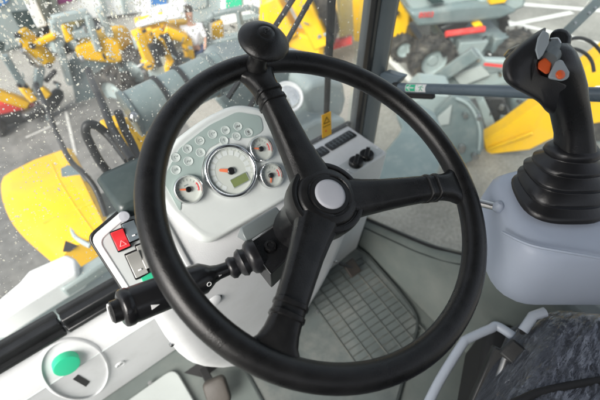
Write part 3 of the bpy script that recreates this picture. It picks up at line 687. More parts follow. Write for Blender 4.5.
# sticker wrapped on the bar side facing the cab
vd = (CAM-ba); vd = (vd-bd*vd.dot(bd)).normalized(); sd_ = bd.cross(vd)
L0 = (atx(408.5, 88, XD-.025)-ba).dot(bd); L1 = (atx(428.5, 88.5, XD-.025)-ba).dot(bd)
def stick(l0, l1, a0, a1, rad, m, nm, par):
    mb = MB(); mb.loft([[ba+bd*l + (vd*math.cos(a0+(a1-a0)*k/6) + sd_*math.sin(a0+(a1-a0)*k/6))*rad for k in range(7)] for l in (l0, l1)], cap=False, closed=False)
    return mb.build(nm, m, par)
stc = stick(L0, L1, -.85, .75, .0118, M['icon_white'], 'exit_sticker', bar_)
Lm = L0+(L1-L0)*.5
stick(L0+.0015, Lm, -.72, .62, .01195, M['green'], 'green_field', stc)
def bp_(l, a, rad=.0121): return ba+bd*l+(vd*math.cos(a)+sd_*math.sin(a))*rad
lm = L0+(Lm-L0)*.15; ln = L0+(Lm-L0)*.88; dl = ln-lm
MB().tube([bp_(ln, -.05), bp_(lm+.001, -.05)], .0013, 6).tube([bp_(lm+dl*.45, .42), bp_(lm, -.05), bp_(lm+dl*.45, -.52)], .0013, 6).build('arrow', M['icon_white'], stc)
fx = Lm+(L1-Lm)*.2; fy = L1-(L1-Lm)*.15; dl = fy-fx
fg = MB(); fg.tube([bp_(fx, -.6), bp_(fx, .5)], .0008, 5).tube([bp_(fx+dl*.3, .5), bp_(fx+dl*.5, 0), bp_(fx+dl*.8, .45)], .0010, 5).tube([bp_(fx+dl*.5, 0), bp_(fx+dl*.6, -.35), bp_(fx+dl*.2, -.15)], .0010, 5).tube([bp_(fx+dl*.6, -.3), bp_(fx+dl, -.1)], .0005, 5).ball(bp_(fx+dl*.68, -.55), .0011, 8)
fg.build('figure', M['green'], stc)

# ================================================================== SMALL CAB THINGS
cap = thing('reservoir_cap', 'round green cap on the white panel at the lower left', 'cap', onp(66, 360))
T = frame(onp(65.5, 361.5, 0), (1, 0, 0), (0, .22, .97)); 
if (T.to_3x3() @ V((0, 0, 1))).dot(pnrm) < 0: T = frame(onp(65.5, 361.5, 0), (-1, 0, 0), (0, .22, .97))
MB().lathe([(0, -.006), (.0260, -.006), (.0262, .013), (.0250, .0155), (.022, .0162), (0, .0162)], 48, T).build('cap_body', M['green'], cap, sharp=40)
# floor mat
zF = 1.552
mo = rpoly([(.30, .03), (.625, .19), (.648, .29), (.675, .485), (.62, .575), (.14, .54), (.10, .16)], .045, 6)
fm = MB().prism(mo, zF, zF+.008).build('floor_mat', M['mat'], bevel=.002); tag(fm, 'grey rubber floor mat with a grooved grid pattern under the wheel', 'floor mat')
gv = MB()
ex_ = V((-.12, -.99, 0)).normalized(); ey_ = V((.99, -.12, 0)).normalized(); og = V((.652, .46, zF+.0082))
for i in range(6): gv.box((0, 0, 0), (.0034, .34, .005), frame(og - ey_*(.012+.046*i) + ex_*.17, ey_, ex_))
for j in range(16): gv.box((0, 0, 0), (.0030, .24, .004), frame(og + ex_*(.0+.021*j) - ey_*.125, ex_, ey_))
gv.build('raised_ribs', M['rib'], fm, bevel=.001)
rm = MB().tube([V((x, y, zF+.008)) for x, y in scale_poly(mo, .985, (.4, .3))], .005, 6, loop=True).build('raised_border', M['groove'], fm)
# accelerator pedal at right and brake pedal at left
pd = thing('accelerator_pedal', 'dark pedal beside the console over the floor mat', 'pedal', zp(363, 268, 1.56))
c = zp(352, 268, 1.60); MB().box((0, 0, 0), (.045, .05, .010), Matrix.Translation(c) @ Matrix.Rotation(R(28), 4, 'X')).build('pedal_plate', M['brown'], pd, bevel=.004)
MB().cyl(c, c+V((-.03, .03, .02)), .006, 10).build('pedal_arm', M['dark'], pd)
pb = thing('brake_pedal', 'black pedal with worn round rubber pad at the bottom edge by the white shroud', 'pedal', zp(210, 388, 1.57))
p0, p1 = zp(203, 369, 1.556), zp(212, 386, 1.60)
MB().bar(p0, p1, .022, .012).build('pedal_arm', M['matte_black'], pb, bevel=.003)
T = frame(zp(217, 392, 1.605), (.9, -.3, .1), (.2, .8, .5))
MB().loft([[T @ V((x, y, z)) for x, y in rpoly([(-.030*k, -.035*k), (.030*k, -.035*k), (.030*k, .035*k), (-.030*k, .035*k)], .016)] for k, z in ((1, -.012), (1, .004), (.93, .010), (.8, .012))]).build('pedal_pad', mat('pedal_rubber', (.045, .04, .034), .6, var=.3, bump=.4, bscale=200), pb, sharp=50)

# ================================================================== JOYSTICK + POD
jc = thing('joystick_pod', 'blue-grey moulded armrest pod under the joystick', 'control pod', (.53, .02, 1.9))
pc = atd(560, 207, .545)
def pod_ring(px0, px1, z, y0, y1, r=.05):
    return [V((x, y, z)) for x, y in rpoly([(px0, y0), (px1, y0), (px1, y1), (px0, y1)], r, 6)]
PX, PY = pc.x, pc.y
vx = V((.62, -.78, 0)).normalized(); vy = V((.78, .62, 0)).normalized()      # roughly across / along the armrest
def prg(z, a0, a1, b0, b1, r):
    return [V((PX, PY, 0)) + RT*x + V((FW.x, FW.y, 0)).normalized()*y + V((0, 0, z)) for x, y in rpoly([(a0, b0), (a1, b0), (a1, b1), (a0, b1)], r, 6)]
zz = pc.z
MB().loft([prg(zz+.004, -.058, .20, -.062, .062, .05), prg(zz+.000, -.072, .20, -.076, .072, .055), prg(zz-.012, -.080, .20, -.084, .078, .055), prg(zz-.05, -.083, .20, -.088, .08, .055), prg(zz-.09, -.077, .2, -.085, .076, .055), prg(zz-.13, -.062, .2, -.076, .07, .055), prg(zz-.165, -.035, .2, -.06, .06, .05), prg(zz-.19, .0, .2, -.045, .05, .05)]).build('pod_body', M['pod'], jc, sharp=60)
rb = MB(); rb.tube(smooth_path([atd(502, 232, .515), atd(530, 245, .490), atd(565, 252, .475), atd(600, 258, .47)], 6), .002, 6).build('mould_line', M['pod'], jc)
MB().cyl(atd(480, 203, .57), atd(497, 207, .555), .0055, 14).build('pivot_pin', M['steel'], jc)
MB().ball(atd(498, 207, .553), .0075, 16, (1, 1, 1.2)).build('pin_boss', M['pod'], jc)
js = thing('joystick', 'black joystick with bellows boot, grey cheeks and orange buttons', 'joystick', pc)
jb = atd(557, 197, .545); jt = atd(573, 148, .520); axj = (jt-jb).normalized()
axj = (axj + V((0, 0, .35))).normalized()
Lj = (jt-jb).length
TJ0 = frame(jb, RT, V((0, 1, 0)))
prof = [(0, .060), (.04, .061), (.10, .058), (.17, .050), (.19, .0495), (.23, .056), (.30, .0565), (.40, .046), (.42, .0455), (.46, .0515), (.53, .052), (.63, .041), (.65, .0405), (.69, .046), (.76, .0455), (.85, .033), (.88, .033), (.92, .036), (1.0, .034), (1.08, .028)]
rings = []
for t, r in prof:
    c = jb + (jt-jb)*t; n_ = (V((0, 0, 1))*(1-t) + axj*t).normalized(); f = frame(c, RT, n_.cross(RT))
    k = 2.9 if t < .6 else 2.3
    rr = []
    for i in range(40):
        a = 2*PI*i/40; ca, sa = math.cos(a), math.sin(a); q = (abs(ca)**k+abs(sa)**k)**(-1/k)
        rr.append(f @ V((r*q*ca*.94, r*q*sa*.80, 0)))
    rings.append(rr)
MB().loft(rings).build('boot', M['boot'], js, sharp=70)
# handle: a lofted stem that swells into a flat-topped head leaning towards the left
hp_ = [(575, 150, .515, 36, 30), (574, 135, .508, 33, 30), (571, 118, .500, 34, 32), (567, 104, .492, 38, 34), (562, 92, .484, 44, 38), (555, 80, .476, 54, 46), (546, 68, .468, 64, 54), (541, 58, .462, 66, 54), (541, 50, .458, 58, 46), (543, 44, .456, 44, 34)]
rings = []
for i, (x, y, d, wpx, tpx) in enumerate(hp_):
    c = atd(x, y, d); a = max(0, i-1); b = min(len(hp_)-1, i+1)
    ax_ = (atd(*hp_[b][:3])-atd(*hp_[a][:3])).normalized(); f = frame(c, RT, ax_.cross(RT))
    wv, tv = wpx/2*d/FOC, tpx/2*d/FOC
    rr = []
    for k in range(32):
        an = 2*PI*k/32; ca, sa = math.cos(an), math.sin(an); q = (abs(ca)**3+abs(sa)**3)**(-1/3)
        rr.append(f @ V((wv*q*ca, tv*q*sa, 0)))
    rings.append(rr)
MB().loft(rings).build('handle', M['black'], js, sharp=60)
hd = MB(); f0 = [(502.5, 68), (506, 58), (520, 44), (532, 35), (540, 30), (546, 28), (543, 42), (537, 58), (538, 69), (546, 78), (562, 84), (573, 88), (577, 97), (572, 112), (558, 116), (547, 112), (539, 103), (527, 95), (512, 87), (504, 79)]
f0 = [(p.x, p.y) for p in smooth_path([(x, y, 0) for x, y in f0], 3, True)]
def headring(k, d, cx=534, cy=72):
    return [atd(cx+(x-cx)*k, cy+(y-cy)*k, d + max(0, cy+(y-cy)*k-66)*.0013*max(0, min(1, (cx+(x-cx)*k-515)/30))) for x, y in f0]
hd.loft([headring(*a) for a in ((.40, .4245), (.70, .4250), (.84, .4262), (.92, .4290), (.975, .4345), (1.0, .443), (1.0, .458), (.97, .475), (.88, .492))]).build('head_shell', M['shell'], js, sharp=70)
ck = [atd(x, y, .4205) for x, y in ((543, 29.5), (549.5, 34), (549, 43), (543, 55), (538, 60.5), (535, 50), (537.5, 38))]
MB().slab(ck, ray(540, 45)*.012).build('cheek', M['grip_grey'], js, bevel=.002, seg=3)
ck = [atd(x, y, .425) for x, y in ((556, 60), (562, 59), (569.5, 72), (569, 78), (562, 81.5), (547, 78.5), (549.5, 73))]
MB().slab(ck, ray(560, 72)*.03).build('cheek', M['grip_grey'], js, bevel=.003, seg=3)
b_ = atd(560.5, 74.5, .4242); T = frame(b_, RT, UP); MB().lathe([(0, -.004), (.0048, -.004), (.0048, .0005), (.0035, .0015), (0, .0018)], 20, T).build('round_button', M['amber'], js)
bp0 = [atd(x, y, .430) for x, y in ((538, 62), (545, 57), (552, 63), (549.5, 73), (546, 74.5), (537.5, 68.5))]
ro = MB().slab(bp0, ray(545, 65)*.02).build('red_rocker', M['amber'], js, bevel=.0025, seg=3)
MB().cyl(atd(545.5, 58, .434), atd(553, 47, .444), .0085, 20).cyl(atd(547, 61, .432), atd(551.5, 54.5, .438), .0098, 20).build('thumb_wheel', M['pillar'], js, sharp=50)
q = [atd(x, y, .440) for x, y in ((549.5, 38), (558.5, 37), (562, 43), (560, 49), (550, 46))]; MB().slab(q, ray(555, 43)*.012).build('metal_plate', M['steel'], js, bevel=.0015)
q = [atd(x, y, .452) for x, y in ((551, 31), (560, 27.5), (568, 29.5), (572, 36), (571, 44), (566, 56), (562, 62), (551, 62), (547, 48))]; MB().slab(q, ray(560, 45)*.03).build('rear_shell', M['black'], js, bevel=.006, seg=4)

# ================================================================== SEAT
se = thing('driver_seat', 'dark driver seat still wrapped in crinkled clear plastic', 'seat', (.22, -.3, 1.55))
zs = 2.07
cA, cB, cC, cD = zp(497, 345, zs), zp(470, 425, zs), zp(640, 460, zs), zp(640, 300, zs)
fr0 = (cA-cB); 
def seatpt(s, t):     # s along front edge, t backwards
    a = zp(474, 425, zs); b = zp(536, 298, zs); back = zp(660, 395, zs)-zp(490, 370, zs)
    return a + (b-a)*s + V((back.x, back.y, 0))*t
def seat_z(s, t):
    e = min(1, max(0, t)/.28); f = min(1, max(0, 1-s)/.25) if s < 1 else 0
    return -.10*(1-e)**2.4 - .035*(1-f)**2.4
def seat_grid(off, wr, ns=70, ntt=70):
    mb = MB(); g = []
    for i in range(ns+1):
        for j in range(ntt+1):
            s = -1.1+2.1*i/ns; t = 1.3*j/ntt
            p = seatpt(s, t); z = seat_z(max(s, 0.3) if s < .3 else s, t)
            n1 = noise.fractal(V((p.x*26+p.y*16, p.y*72-p.x*36, 3)), 1, 2, 3)
            n2 = noise.noise(V((p.x*14, p.y*14, 9)))
            g.append(p+V((0, 0, z+off+wr*(abs(n1)*-.010+n2*.007))))
    mb.add(g, [(i*(ntt+1)+j, i*(ntt+1)+j+1, (i+1)*(ntt+1)+j+1, (i+1)*(ntt+1)+j) for i in range(ns) for j in range(ntt)])
    return mb
seat_grid(0, .15, 40, 40).build('cushion', M['fabric'], se, sharp=180)
seat_grid(.008, 1.0, 110, 110).build('plastic_cover', M['wrap'], se, sharp=180)
pi_ = MB(); pi_.tube(smooth_path([V((p.x, p.y, 0))+V((0, 0, zs+.004)) for p in (zp(505, 408, zs), zp(535, 394, zs), zp(570, 386, zs), zp(620, 378, zs))], 8), .0055, 10).build('piping', M['matte_black'], se)
lv = MB(); lv.tube(smooth_path([atd(424, 412, .70), atd(440, 380, .72), atd(462, 345, .745), atd(468, 339, .75), atd(490, 329, .755), atd(499, 327, .755), atd(526, 345, .72), atd(545, 352, .70)], 6), .0085, 14).build('adjuster_bar', M['lever'], se, sharp=70)
MB().tube([atd(523, 331, .69), atd(533, 316, .69), atd(545, 312, .69)], .0085, 14).build('stub_tube', M['lever'], se, sharp=70)
MB().lathe([(0, -.0005), (.0055, -.0005), (.0055, .0006), (0, .0006)], 16, frame(atd(522.6, 331.6, .69), RT, FW.cross(RT))).build('tube_bore', M['matte_black'], se)
a_, b_ = atd(483, 408, .71), atd(507, 352, .72)
MB().bar(a_, b_, .05, .03).build('slide_rail', M['dark'], se, bevel=.004)
MB().cyl(atd(492, 396, .67), atd(506, 358, .68), .006, 12).build('gas_strut', M['steel'], se)
MB().bar(atd(506, 360, .68), atd(520, 345, .68), .03, .03).build('latch_block', M['dark'], se, bevel=.004)
sb = MB(); sb.slab([zp(452, 420, 1.62), zp(464, 352, 1.62), zp(500, 352, 1.62), zp(520, 420, 1.62)], (0, 0, .18)); sb.build('seat_base', M['matte_black'], se, bevel=.02, seg=3)

# ================================================================== OUR LOADER, OUTSIDE THE GLASS
fc = thing('front_frame', 'dark green-grey front frame of the loader below the windscreen', 'machine frame', (.3, .9, .4))
MB().loft([[V((-.02, .66, 1.3)), V((.75, .66, 1.3)), V((.75, 1.6, 1.1)), V((-.02, 1.6, 1.1))], [V((.03, .68, 1.66)), V((.72, .68, 1.66)), V((.72, 1.3, 1.45)), V((.03, 1.3, 1.45))]]).build('frame_box', M['mgrey'], fc, bevel=.03, seg=3)
MB().box((.1, 1.2, .7), (.5, 1.2, .9)).build('lower_frame', M['mgrey'], fc, bevel=.03)
# lift arm cross tube
la = thing('lift_arm', 'grey banded cross tube of the lift arm seen through the wet windscreen', 'lift arm', aty(150, 108, 1.0))
tA, tB = aty(131, 114, 1.02), aty(222, 70, 1.02)
dT = (tB-tA).normalized()
rT = .062
MB().tube([tA, tB], rT, 40).build('cross_tube', M['tubegrey'], la, bevel=.008, seg=3, sharp=40)
for f in (.0, .33, .56, .86):
    c = tA + (tB-tA)*f
    MB().tube([c-dT*.006, c+dT*.006], rT+.006, 40).build('clamp_band', M['dark'] if 0 < f < .8 else M['mgrey'], la, sharp=50)
b_ = aty(134, 117, 1.02-.085); MB().ball(b_, .014, 12).build('bolt', M['steel'], la)
MB().slab([aty(x, y, 1.06) for x, y in ((106, 130), (128, 122), (150, 150), (125, 158))], (0, .06, 0)).build('arm_plate', M['yellow'], la, bevel=.006)
MB().slab([aty(x, y, 1.06) for x, y in ((132, 130), (152, 125), (160, 145), (140, 150))], (0, .08, 0)).build('arm_plate', M['yellow'], la, bevel=.006)
def hose(pts, r, lab, y=.95):
    o = MB().tube(smooth_path([aty(a, b, y+dy) for a, b, dy in pts], 8), r, 10).build('hydraulic_hose', M['dark']); tag(o, lab, 'hose', 'black hydraulic hoses in front of the cab'); return o
hose([(88, 70, .3), (94, 85, .2), (103, 105, .1), (112, 128, 0), (124, 148, -.1), (132, 160, -.15)], .0105, 'long straight black hose running down from the upper left')
hose([(108, 172, 0), (99, 160, 0), (92, 147, 0), (86, 134, 0), (87, 125.5, 0), (95, 125, 0), (106, 133, 0), (118, 147, -.05), (128, 160, -.1)], .011, 'looped black hose curving beside the yellow bucket')
hose([(118, 112, 0), (124, 128, 0), (133, 146, -.05), (138, 160, -.1)], .011, 'short thin black hose beside the banded tube')
hose([(36, 86, .5), (46, 106, .4), (57, 134, .3), (70, 160, .2), (84, 174, .1), (96, 190, .05), (106, 216, 0)], .008, 'thin dark hose crossing the top right corner of the yellow bucket')
# yellow mudguard / bucket shell in front left
zm = 1.2
mu = thing('yellow_bucket', 'large bright yellow bucket with curved left edge beyond the windscreen', 'bucket', atz(50, 200, .9))
A, B, Cc, Dd = atz(-2, 177, zm), atz(70, 147, zm), atz(112, 232, zm+.1), atz(58, 255, zm+.1)
rows = []
for i in range(13):
    t = i/12
    l = A.lerp(Dd, t) + V((-.05*math.sin(PI*t), 0, .05*math.sin(PI*t))); r_ = B.lerp(Cc, t) + V((0, 0, .05*math.sin(PI*t)))
    rows.append([l + V((0.03*0, 0, -.25 - .05*t)), l + V((-.022, 0, -.10)), l + V((-.008, 0, -.045)), l + V((.022, 0, -.012)), l + V((.065, 0, .0)), l.lerp(r_, .5)+V((0, 0, .012)), r_ + V((-.015, 0, 0)), r_ + V((.005, 0, -.02)), r_+V((0, 0, -.3))])
MB().loft(rows, cap=False, closed=False).build('shell', M['yellow'], mu, sharp=35)
MB().slab(rows[0], (0, -.02, 0)).build('end_plate', M['yellow'], mu)
MB().slab(rows[-1], (0, .02, 0)).build('end_plate', M['yellow'], mu)
bk_ = [atz(x, y, zm+.075) for x, y in ((62, 171), (70, 167), (92, 178), (87, 184), (72, 180), (70, 186), (77, 196), (72, 195), (64, 187))]
MB().slab(bk_, (0, 0, .02)).build('grey_bracket', M['mgrey'], mu, bevel=.004)
cu = MB(); cu.tube(smooth_path([atz(x, y, zm+.11) for x, y in ((73, 214), (69, 224), (74, 236), (84, 243), (90, 246))], 6), .011, 8, flat=.5).build('edge_strip', M['mgreyl'], mu)
MB().slab([atz(x, y, zm+.10) for x, y in ((72, 218), (70, 226), (66, 240), (63, 252), (70, 252), (80, 244), (74, 236))], (0, 0, .004)).build('cut_out', M['matte_black'], mu)
for x0, x1, yy in ((23, 51, 0),):
    mk = MB()
    for i in range(9):
        t = i/9; a = (22+29*t, 183.8-10.5*t); 
        p, q = atz(a[0], a[1], zm+.052), atz(a[0]+1.9, a[1]-.9, zm+.052); mk.bar(p, q, .012, .0008)
    mk.build('faded_lettering', M['label_y'], mu)
MB().tube([rows[k_][4].lerp(rows[k_][6], .66)+V((0, 0, .004)) for k_ in range(2, 13)], .006, 6, flat=.6).build('weld_seam', M['yellow'], mu)
MB().tube([rows[9][4].lerp(rows[9][6], q_)+V((0, 0, .003)) for q_ in (0, .25, .5, .75, 1)], .007, 6).build('fold_rib', M['yellow'], mu)
# white step and rails lower left
stp_ = thing('side_deck', 'white painted step deck below the left half of the windscreen', 'step', (-.25, .85, 1.2))
q = [atz(x, y, 1.55) for x, y in ((18, 282), (28, 270), (66, 253), (76, 258), (77, 272), (30, 300), (-10, 325), (-40, 330))]
MB().slab(q, (0, 0, -.10)).build('deck', M['tent'], stp_, bevel=.015, seg=3)
MB().bar(atz(62, 290, 1.50), atz(112, 258, 1.50), .05, .05).build('rail', M['mgreyl'], stp_, bevel=.01)
q = [atz(x, y, 1.40) for x, y in ((-60, 345), (20, 300), (118, 250), (130, 285), (60, 330), (-40, 390))]
MB().slab(q, (0, 0, -.05)).build('lower_deck', M['mgreyl'], stp_, bevel=.01)
# work lamp and grey hood ahead of the cab on the right
wk = thing('work_lamp', 'round white work lamp showing inside the upper wheel opening', 'lamp', aty(288, 97, 1.15))
lc = aty(288, 97, 1.1); ld = (CAM-lc).normalized()+V((.25, 0, .2)); ld.normalize(); T = frame(lc, ld.orthogonal(), ld.cross(ld.orthogonal()))
MB().lathe([(0, -.08), (.045, -.07), (.062, -.02), (.064, 0), (.060, .004), (.056, 0), (.050, -.004), (0, -.012)], 36, T).build('lamp_housing', M['tent'], wk, sharp=60)
MB().lathe([(0, -.008), (.038, -.004), (.046, .001), (.034, .008), (0, .012)], 32, T).build('lens', M['lens'], wk)
MB().cyl(lc-ld*.05, lc-ld*.05+V((0, .03, -.25)), .015, 10).build('bracket', M['dark'], wk)
hd_ = thing('grey_hood', 'rounded grey hood block next to the round work lamp', 'hood', aty(328, 100, 1.5))
q = [aty(x, y, 1.15) for x, y in ((305, 93), (312, 83), (330, 79), (345, 84), (347, 100), (343, 116), (330, 121), (312, 118))]
MB().slab(q, (0.05, .35, 0)).build('hood_body', M['mgreyl'], hd_, bevel=.03, seg=4)
q = [aty(x, y, 1.05) for x, y in ((295, 132), (318, 120), (345, 118), (352, 128), (330, 148), (300, 160))]
MB().slab(q, (0.03, .2, -.05)).build('deck_plate', M['mgreyl'], hd_, bevel=.02, seg=3)
q = [aty(x, y, 1.3) for x, y in ((215, 100), (235, 75), (290, 62), (312, 72), (308, 120), (260, 150))]
MB().slab(q, (0.05, .3, 0)).build('engine_block', M['mgrey'], hd_, bevel=.02, seg=3)
# right mudguard of our loader
rg = thing('right_mudguard', 'broad green-grey mudguard plate outside the door glass left of the bolted plate', 'mudguard', (1.2, .8, .9))
zg = 1.15
q = [atz(x, y, zg) for x, y in ((396, 112), (402, 126), (398, 134), (385, 150), (376, 175), (340, 205), (352, 216), (390, 206), (425, 192), (440, 168), (448, 140), (436, 112), (415, 100))]
MB().slab(q, (0, 0, -.04)).build('guard_plate', M['tubegrey'], rg, bevel=.02, seg=3)
MB().slab([p+V((0, 0, -.04)) for p in q[2:6]], (.0, 0, -.35)).build('guard_skirt', M['mgrey'], rg, bevel=.01)

# ================================================================== RIGHT YARD
hv = V((FW.x, FW.y, 0)).normalized()
def vplane(gx, gy):            # vertical plane facing the cab through a ground point
    p = atz(gx, gy, 0); n = V((-p.x, -p.y, 0)).normalized(); return lambda x, y, o=0: atp(x, y, p+n*o, n)
# bolted grey attachment
bt_ = thing('grey_attachment', 'grey steel bucket attachment with bolted side plate outside the door', 'attachment', atz(455, 165, 0))
pf = vplane(465, 172)
q = [pf(x, y) for x, y in ((452, 96), (470, 100), (480, 112), (484, 130), (484, 148), (478, 158), (462, 166), (440, 158), (428, 140), (436, 112))]
MB().slab(q, hv*.05).build('side_plate', M['mgrey'], bt_, bevel=.01, seg=3)
for x, y in ((465, 115), (478.5, 117), (461, 149), (462, 147), (475, 156)):
    c = pf(x, y, .02); T = frame(c, RT, V((0, 0, 1))); MB().cyl(c+hv*.02, c-hv*.025, .032 if y > 140 else .022, 12).build('bolt', M['steel'], bt_)
q = [pf(x, y, .02) for x, y in ((438, 117), (452, 105), (449, 124), (438, 126))]
MB().slab(q, hv*.01).build('white_plate', M['coverg'], bt_)
q = [pf(x, y, -.1) for x, y in ((405, 110), (425, 92), (456, 96), (455, 118), (430, 132), (415, 128))]
MB().slab(q, hv*.35).build('frame_box', M['mgreyl'], bt_, bevel=.02, seg=3)
p2 = vplane(480, 130)
q = [p2(x, y) for x, y in ((430, 84), (470, 53), (479, 51), (486, 60), (532, 62), (545, 90), (470, 100), (430, 96))]
MB().slab(q, hv*.08).build('bucket_back', M['mgreyl'], bt_, bevel=.015, seg=3)
MB().bar(p2(430, 84, .12), p2(476, 52, .12), .07, .12).build('bucket_rim', M['mgrey'], bt_, bevel=.01)
q = [p2(x, y, .05) for x, y in ((452, 75), (482, 66), (490, 75), (462, 86))]
MB().slab(q, hv*.02).build('pale_patch', M['coverg'], bt_)
MB().bar(p2(484, 64, .08), p2(503, 66, .08), .02, .02).build('red_strip', M['redp'], bt_)
q = [p2(x, y, .1) for x, y in ((484, 98), (505, 98), (512, 128), (500, 135), (488, 128))]
MB().slab(q, hv*.2).build('inner_box', M['dark'], bt_, bevel=.01)
q = [p2(x, y, .15) for x, y in ((478, 104), (484, 98), (494, 120), (500, 136), (490, 140))]
MB().slab(q, hv*.1).build('rib_plate', M['mgreyl'], bt_, bevel=.01)
q = [p2(x, y, -.02) for x, y in ((512, 97), (527, 97), (529, 112), (518, 122), (511, 112))]
MB().slab(q, hv*.3).build('drum', M['mgrey'], bt_, bevel=.03, seg=3)
for a_, b_ in (((440, 80, .0), (520, 68, .0)), ((452, 92, .0), (530, 80, .0))):
    MB().bar(p2(a_[0], a_[1], .012), p2(b_[0], b_[1], .012), .012, .014).build('stiffener', M['mgrey'], bt_, bevel=.003)
for x, y in ((462, 70), (478, 60), (500, 74), (516, 72), (440, 88), (530, 84)):
    c = p2(x, y, .01); MB().cyl(c+hv*.02, c-hv*.018, .016, 8).build('bolt', M['steel'], bt_)
MB().tube(smooth_path([pf(x, y, .03) for x, y in ((456, 98), (468, 104), (476, 116), (480, 132), (479, 150))], 6), .012, 8).build('edge_weld', M['mgreyl'], bt_)
# yellow arm
ya = thing('yellow_loader_arm', 'bright yellow loader arm lying behind the joystick', 'loader arm', atz(540, 160, 0))
p3 = vplane(520, 165)
q = [p3(x, y) for x, y in ((484, 140), (505, 128), (540, 103), (558, 92), (575, 76), (600, 57), (650, 20), (660, 100), (600, 123), (580, 126), (548, 141), (530, 150), (487, 155))]
MB().slab(q, hv*.14).build('arm_body', M['yellow'], ya, bevel=.012, seg=3)
MB().bar(p3(488, 149, .02), p3(533, 132.5, .02), .03, .03).build('rib', M['yellow'], ya, bevel=.008)
MB().cyl(p3(598, 92, .05), p3(598, 92, -.1), .045, 20).build('pin', M['steel'], ya)
p4 = vplane(600, 150)
MB().cyl(p4(600, 131, .1), p4(600, 131, -.1), .1, 24).build('pivot_boss', M['tyre'], ya)
MB().bar(p4(585, 134, .05), p4(605, 142, .05), .05, .05).build('link', M['mgrey'], ya)
# perforated grey bar and hoses at upper right
gb = thing('perforated_bar', 'grey perforated steel bar rising to the upper right corner', 'bar', aty(575, 25, .2))
def pb_(x, y, d=1.25): return atd(x, y, d)
MB().bar(pb_(556, 42), pb_(612, -12), .03, .008, -FW).build('bar_body', M['mgrey'], gb, bevel=.001)
for x, y in ((575, 23), (589, 13), (595, 8)):
    c = pb_(x, y, 1.24); MB().cyl(c, c-FW*.003, .004, 10).build('bolt', M['steel'], gb)
for pts, lb in ((((566, 41), (575, 38), (585, 39), (595, 45), (604, 56)), 'upper black hose curving right of the joystick'), (((562, 50), (575, 49), (586, 54), (592, 62), (594, 72)), 'lower black hose bending down right of the joystick')):
    o = MB().tube(smooth_path([atd(x, y, 1.4) for x, y in pts], 8), .006, 10).build('hydraulic_hose', M['dark']); tag(o, lb, 'hose', 'black hoses by the joystick')

# wheels
def wheel(parent, c, axis, r, wd, lugs=18, name='wheel', rimm='mgreyl'):
    axis = V(axis).normalized(); T = frame(c, axis.orthogonal(), axis.cross(axis.orthogonal()))
    if (T.to_3x3() @ V((0, 0, 1))).dot(axis) < 0: T = T @ Matrix.Rotation(PI, 4, 'X')
    w2 = wd/2
    wo = MB().lathe([(r*.56, -w2*.8), (r*.70, -w2), (r*.90, -w2*.98), (r*.97, -w2*.8), (r, -w2*.3), (r, w2*.3), (r*.97, w2*.8), (r*.90, w2*.98), (r*.70, w2), (r*.56, w2*.8)], 36, T, cap=False).build(name, M['tyre'], parent, sharp=60)
    lg = MB(T)
    for i in range(lugs):
        for sgn in (1, -1):
            a = 2*PI*(i+(.5 if sgn > 0 else 0))/lugs
            lg.box((0, 0, 0), (r*.09, r*.10, wd*.52), Matrix.Rotation(a, 4, 'Z') @ Matrix.Translation((r*1.0, 0, sgn*w2*.5)) @ Matrix.Rotation(sgn*.5, 4, 'X'))
    lg.build('tread', M['tyre'], wo, bevel=.004)
    MB().lathe([(0, -w2*.3), (r*.5, -w2*.3), (r*.575, -w2*.82), (r*.60, -w2*.80), (r*.60, w2*.80), (r*.575, w2*.82), (r*.52, w2*.45), (r*.25, w2*.35), (r*.2, w2*.5), (0, w2*.5)], 30, T).build('wheel_rim', M[rimm], wo, sharp=40)
    return wo
# wheeled excavator
P1, P2_, P3_ = atz(426, 79, 0), atz(403, 60, 0), atz(505, 73, 0)
we = thing('wheeled_excavator', 'grey wheeled excavator with red lettering and muddy tyres outside the door', 'excavator', (P1+P3_)/2)
ex1 = (P3_-P1).normalized(); ex2 = V((-ex1.y, ex1.x, 0))
if ex2.dot(P2_-P1) < 0: ex2 = -ex2
rW = .27
wheel(we, P1+V((0, 0, rW)), -ex2, rW, .24); wheel(we, atz(400, 60, 0)+V((0, 0, .17)), -ex2, .17, .16)
wheel(we, P3_+V((0, 0, rW)), -ex2, rW, .24); wheel(we, P3_+ex2*.75+V((0, 0, rW)), -ex2, rW*.95, .2)
LW = (P3_-P1).length
def wl_(x, y, z): return P1 + ex1*x + ex2*y + V((0, 0, z))
MB().slab([wl_(.2, .1, .25), wl_(LW-.2, .1, .25), wl_(LW-.15, .1, .48), wl_(.15, .1, .48)], ex2*.5).build('chassis', M['mgrey'], we, bevel=.02)
MB().bar(wl_(0, -.05, rW), wl_(0, .8, rW), .12, .12).bar(wl_(LW, -.05, rW), wl_(LW, .8, rW), .12, .12).build('axle', M['dark'], we, bevel=.02)
MB().slab([wl_(.3, -.02, .30), wl_(.62, -.02, .28), wl_(.66, -.02, .46), wl_(.3, -.02, .46)], ex2*.12).build('step_box', M['mgreyl'], we, bevel=.02)
MB().slab([wl_(.75, -.02, .28), wl_(.98, -.02, .28), wl_(.98, -.02, .50), wl_(.72, -.02, .48)], ex2*.12).build('tank', M['mgrey'], we, bevel=.02)
pq = lambda x, y, o=0: atp(x, y, wl_(0, -.1+o, 0), ex2)
MB().cyl(pq(446, 34), pq(484, 29), .035, 14).build('ram', M['redp'], we)
MB().slab([pq(x, y, .1) for x, y in ((410, 13), (424, 11), (460, 5), (500, 2), (520, 12), (500, 20), (470, 24), (440, 26), (418, 28))], ex2*.5).build('boom', M['mgrey'], we, bevel=.05, seg=4)
MB().slab([pq(x, y, .2) for x, y in ((412, 12), (405, 0), (410, -30), (480, -40), (478, 0), (450, 6))], ex2*.6).build('upper_body', M['mgreyl'], we, bevel=.03, seg=3)
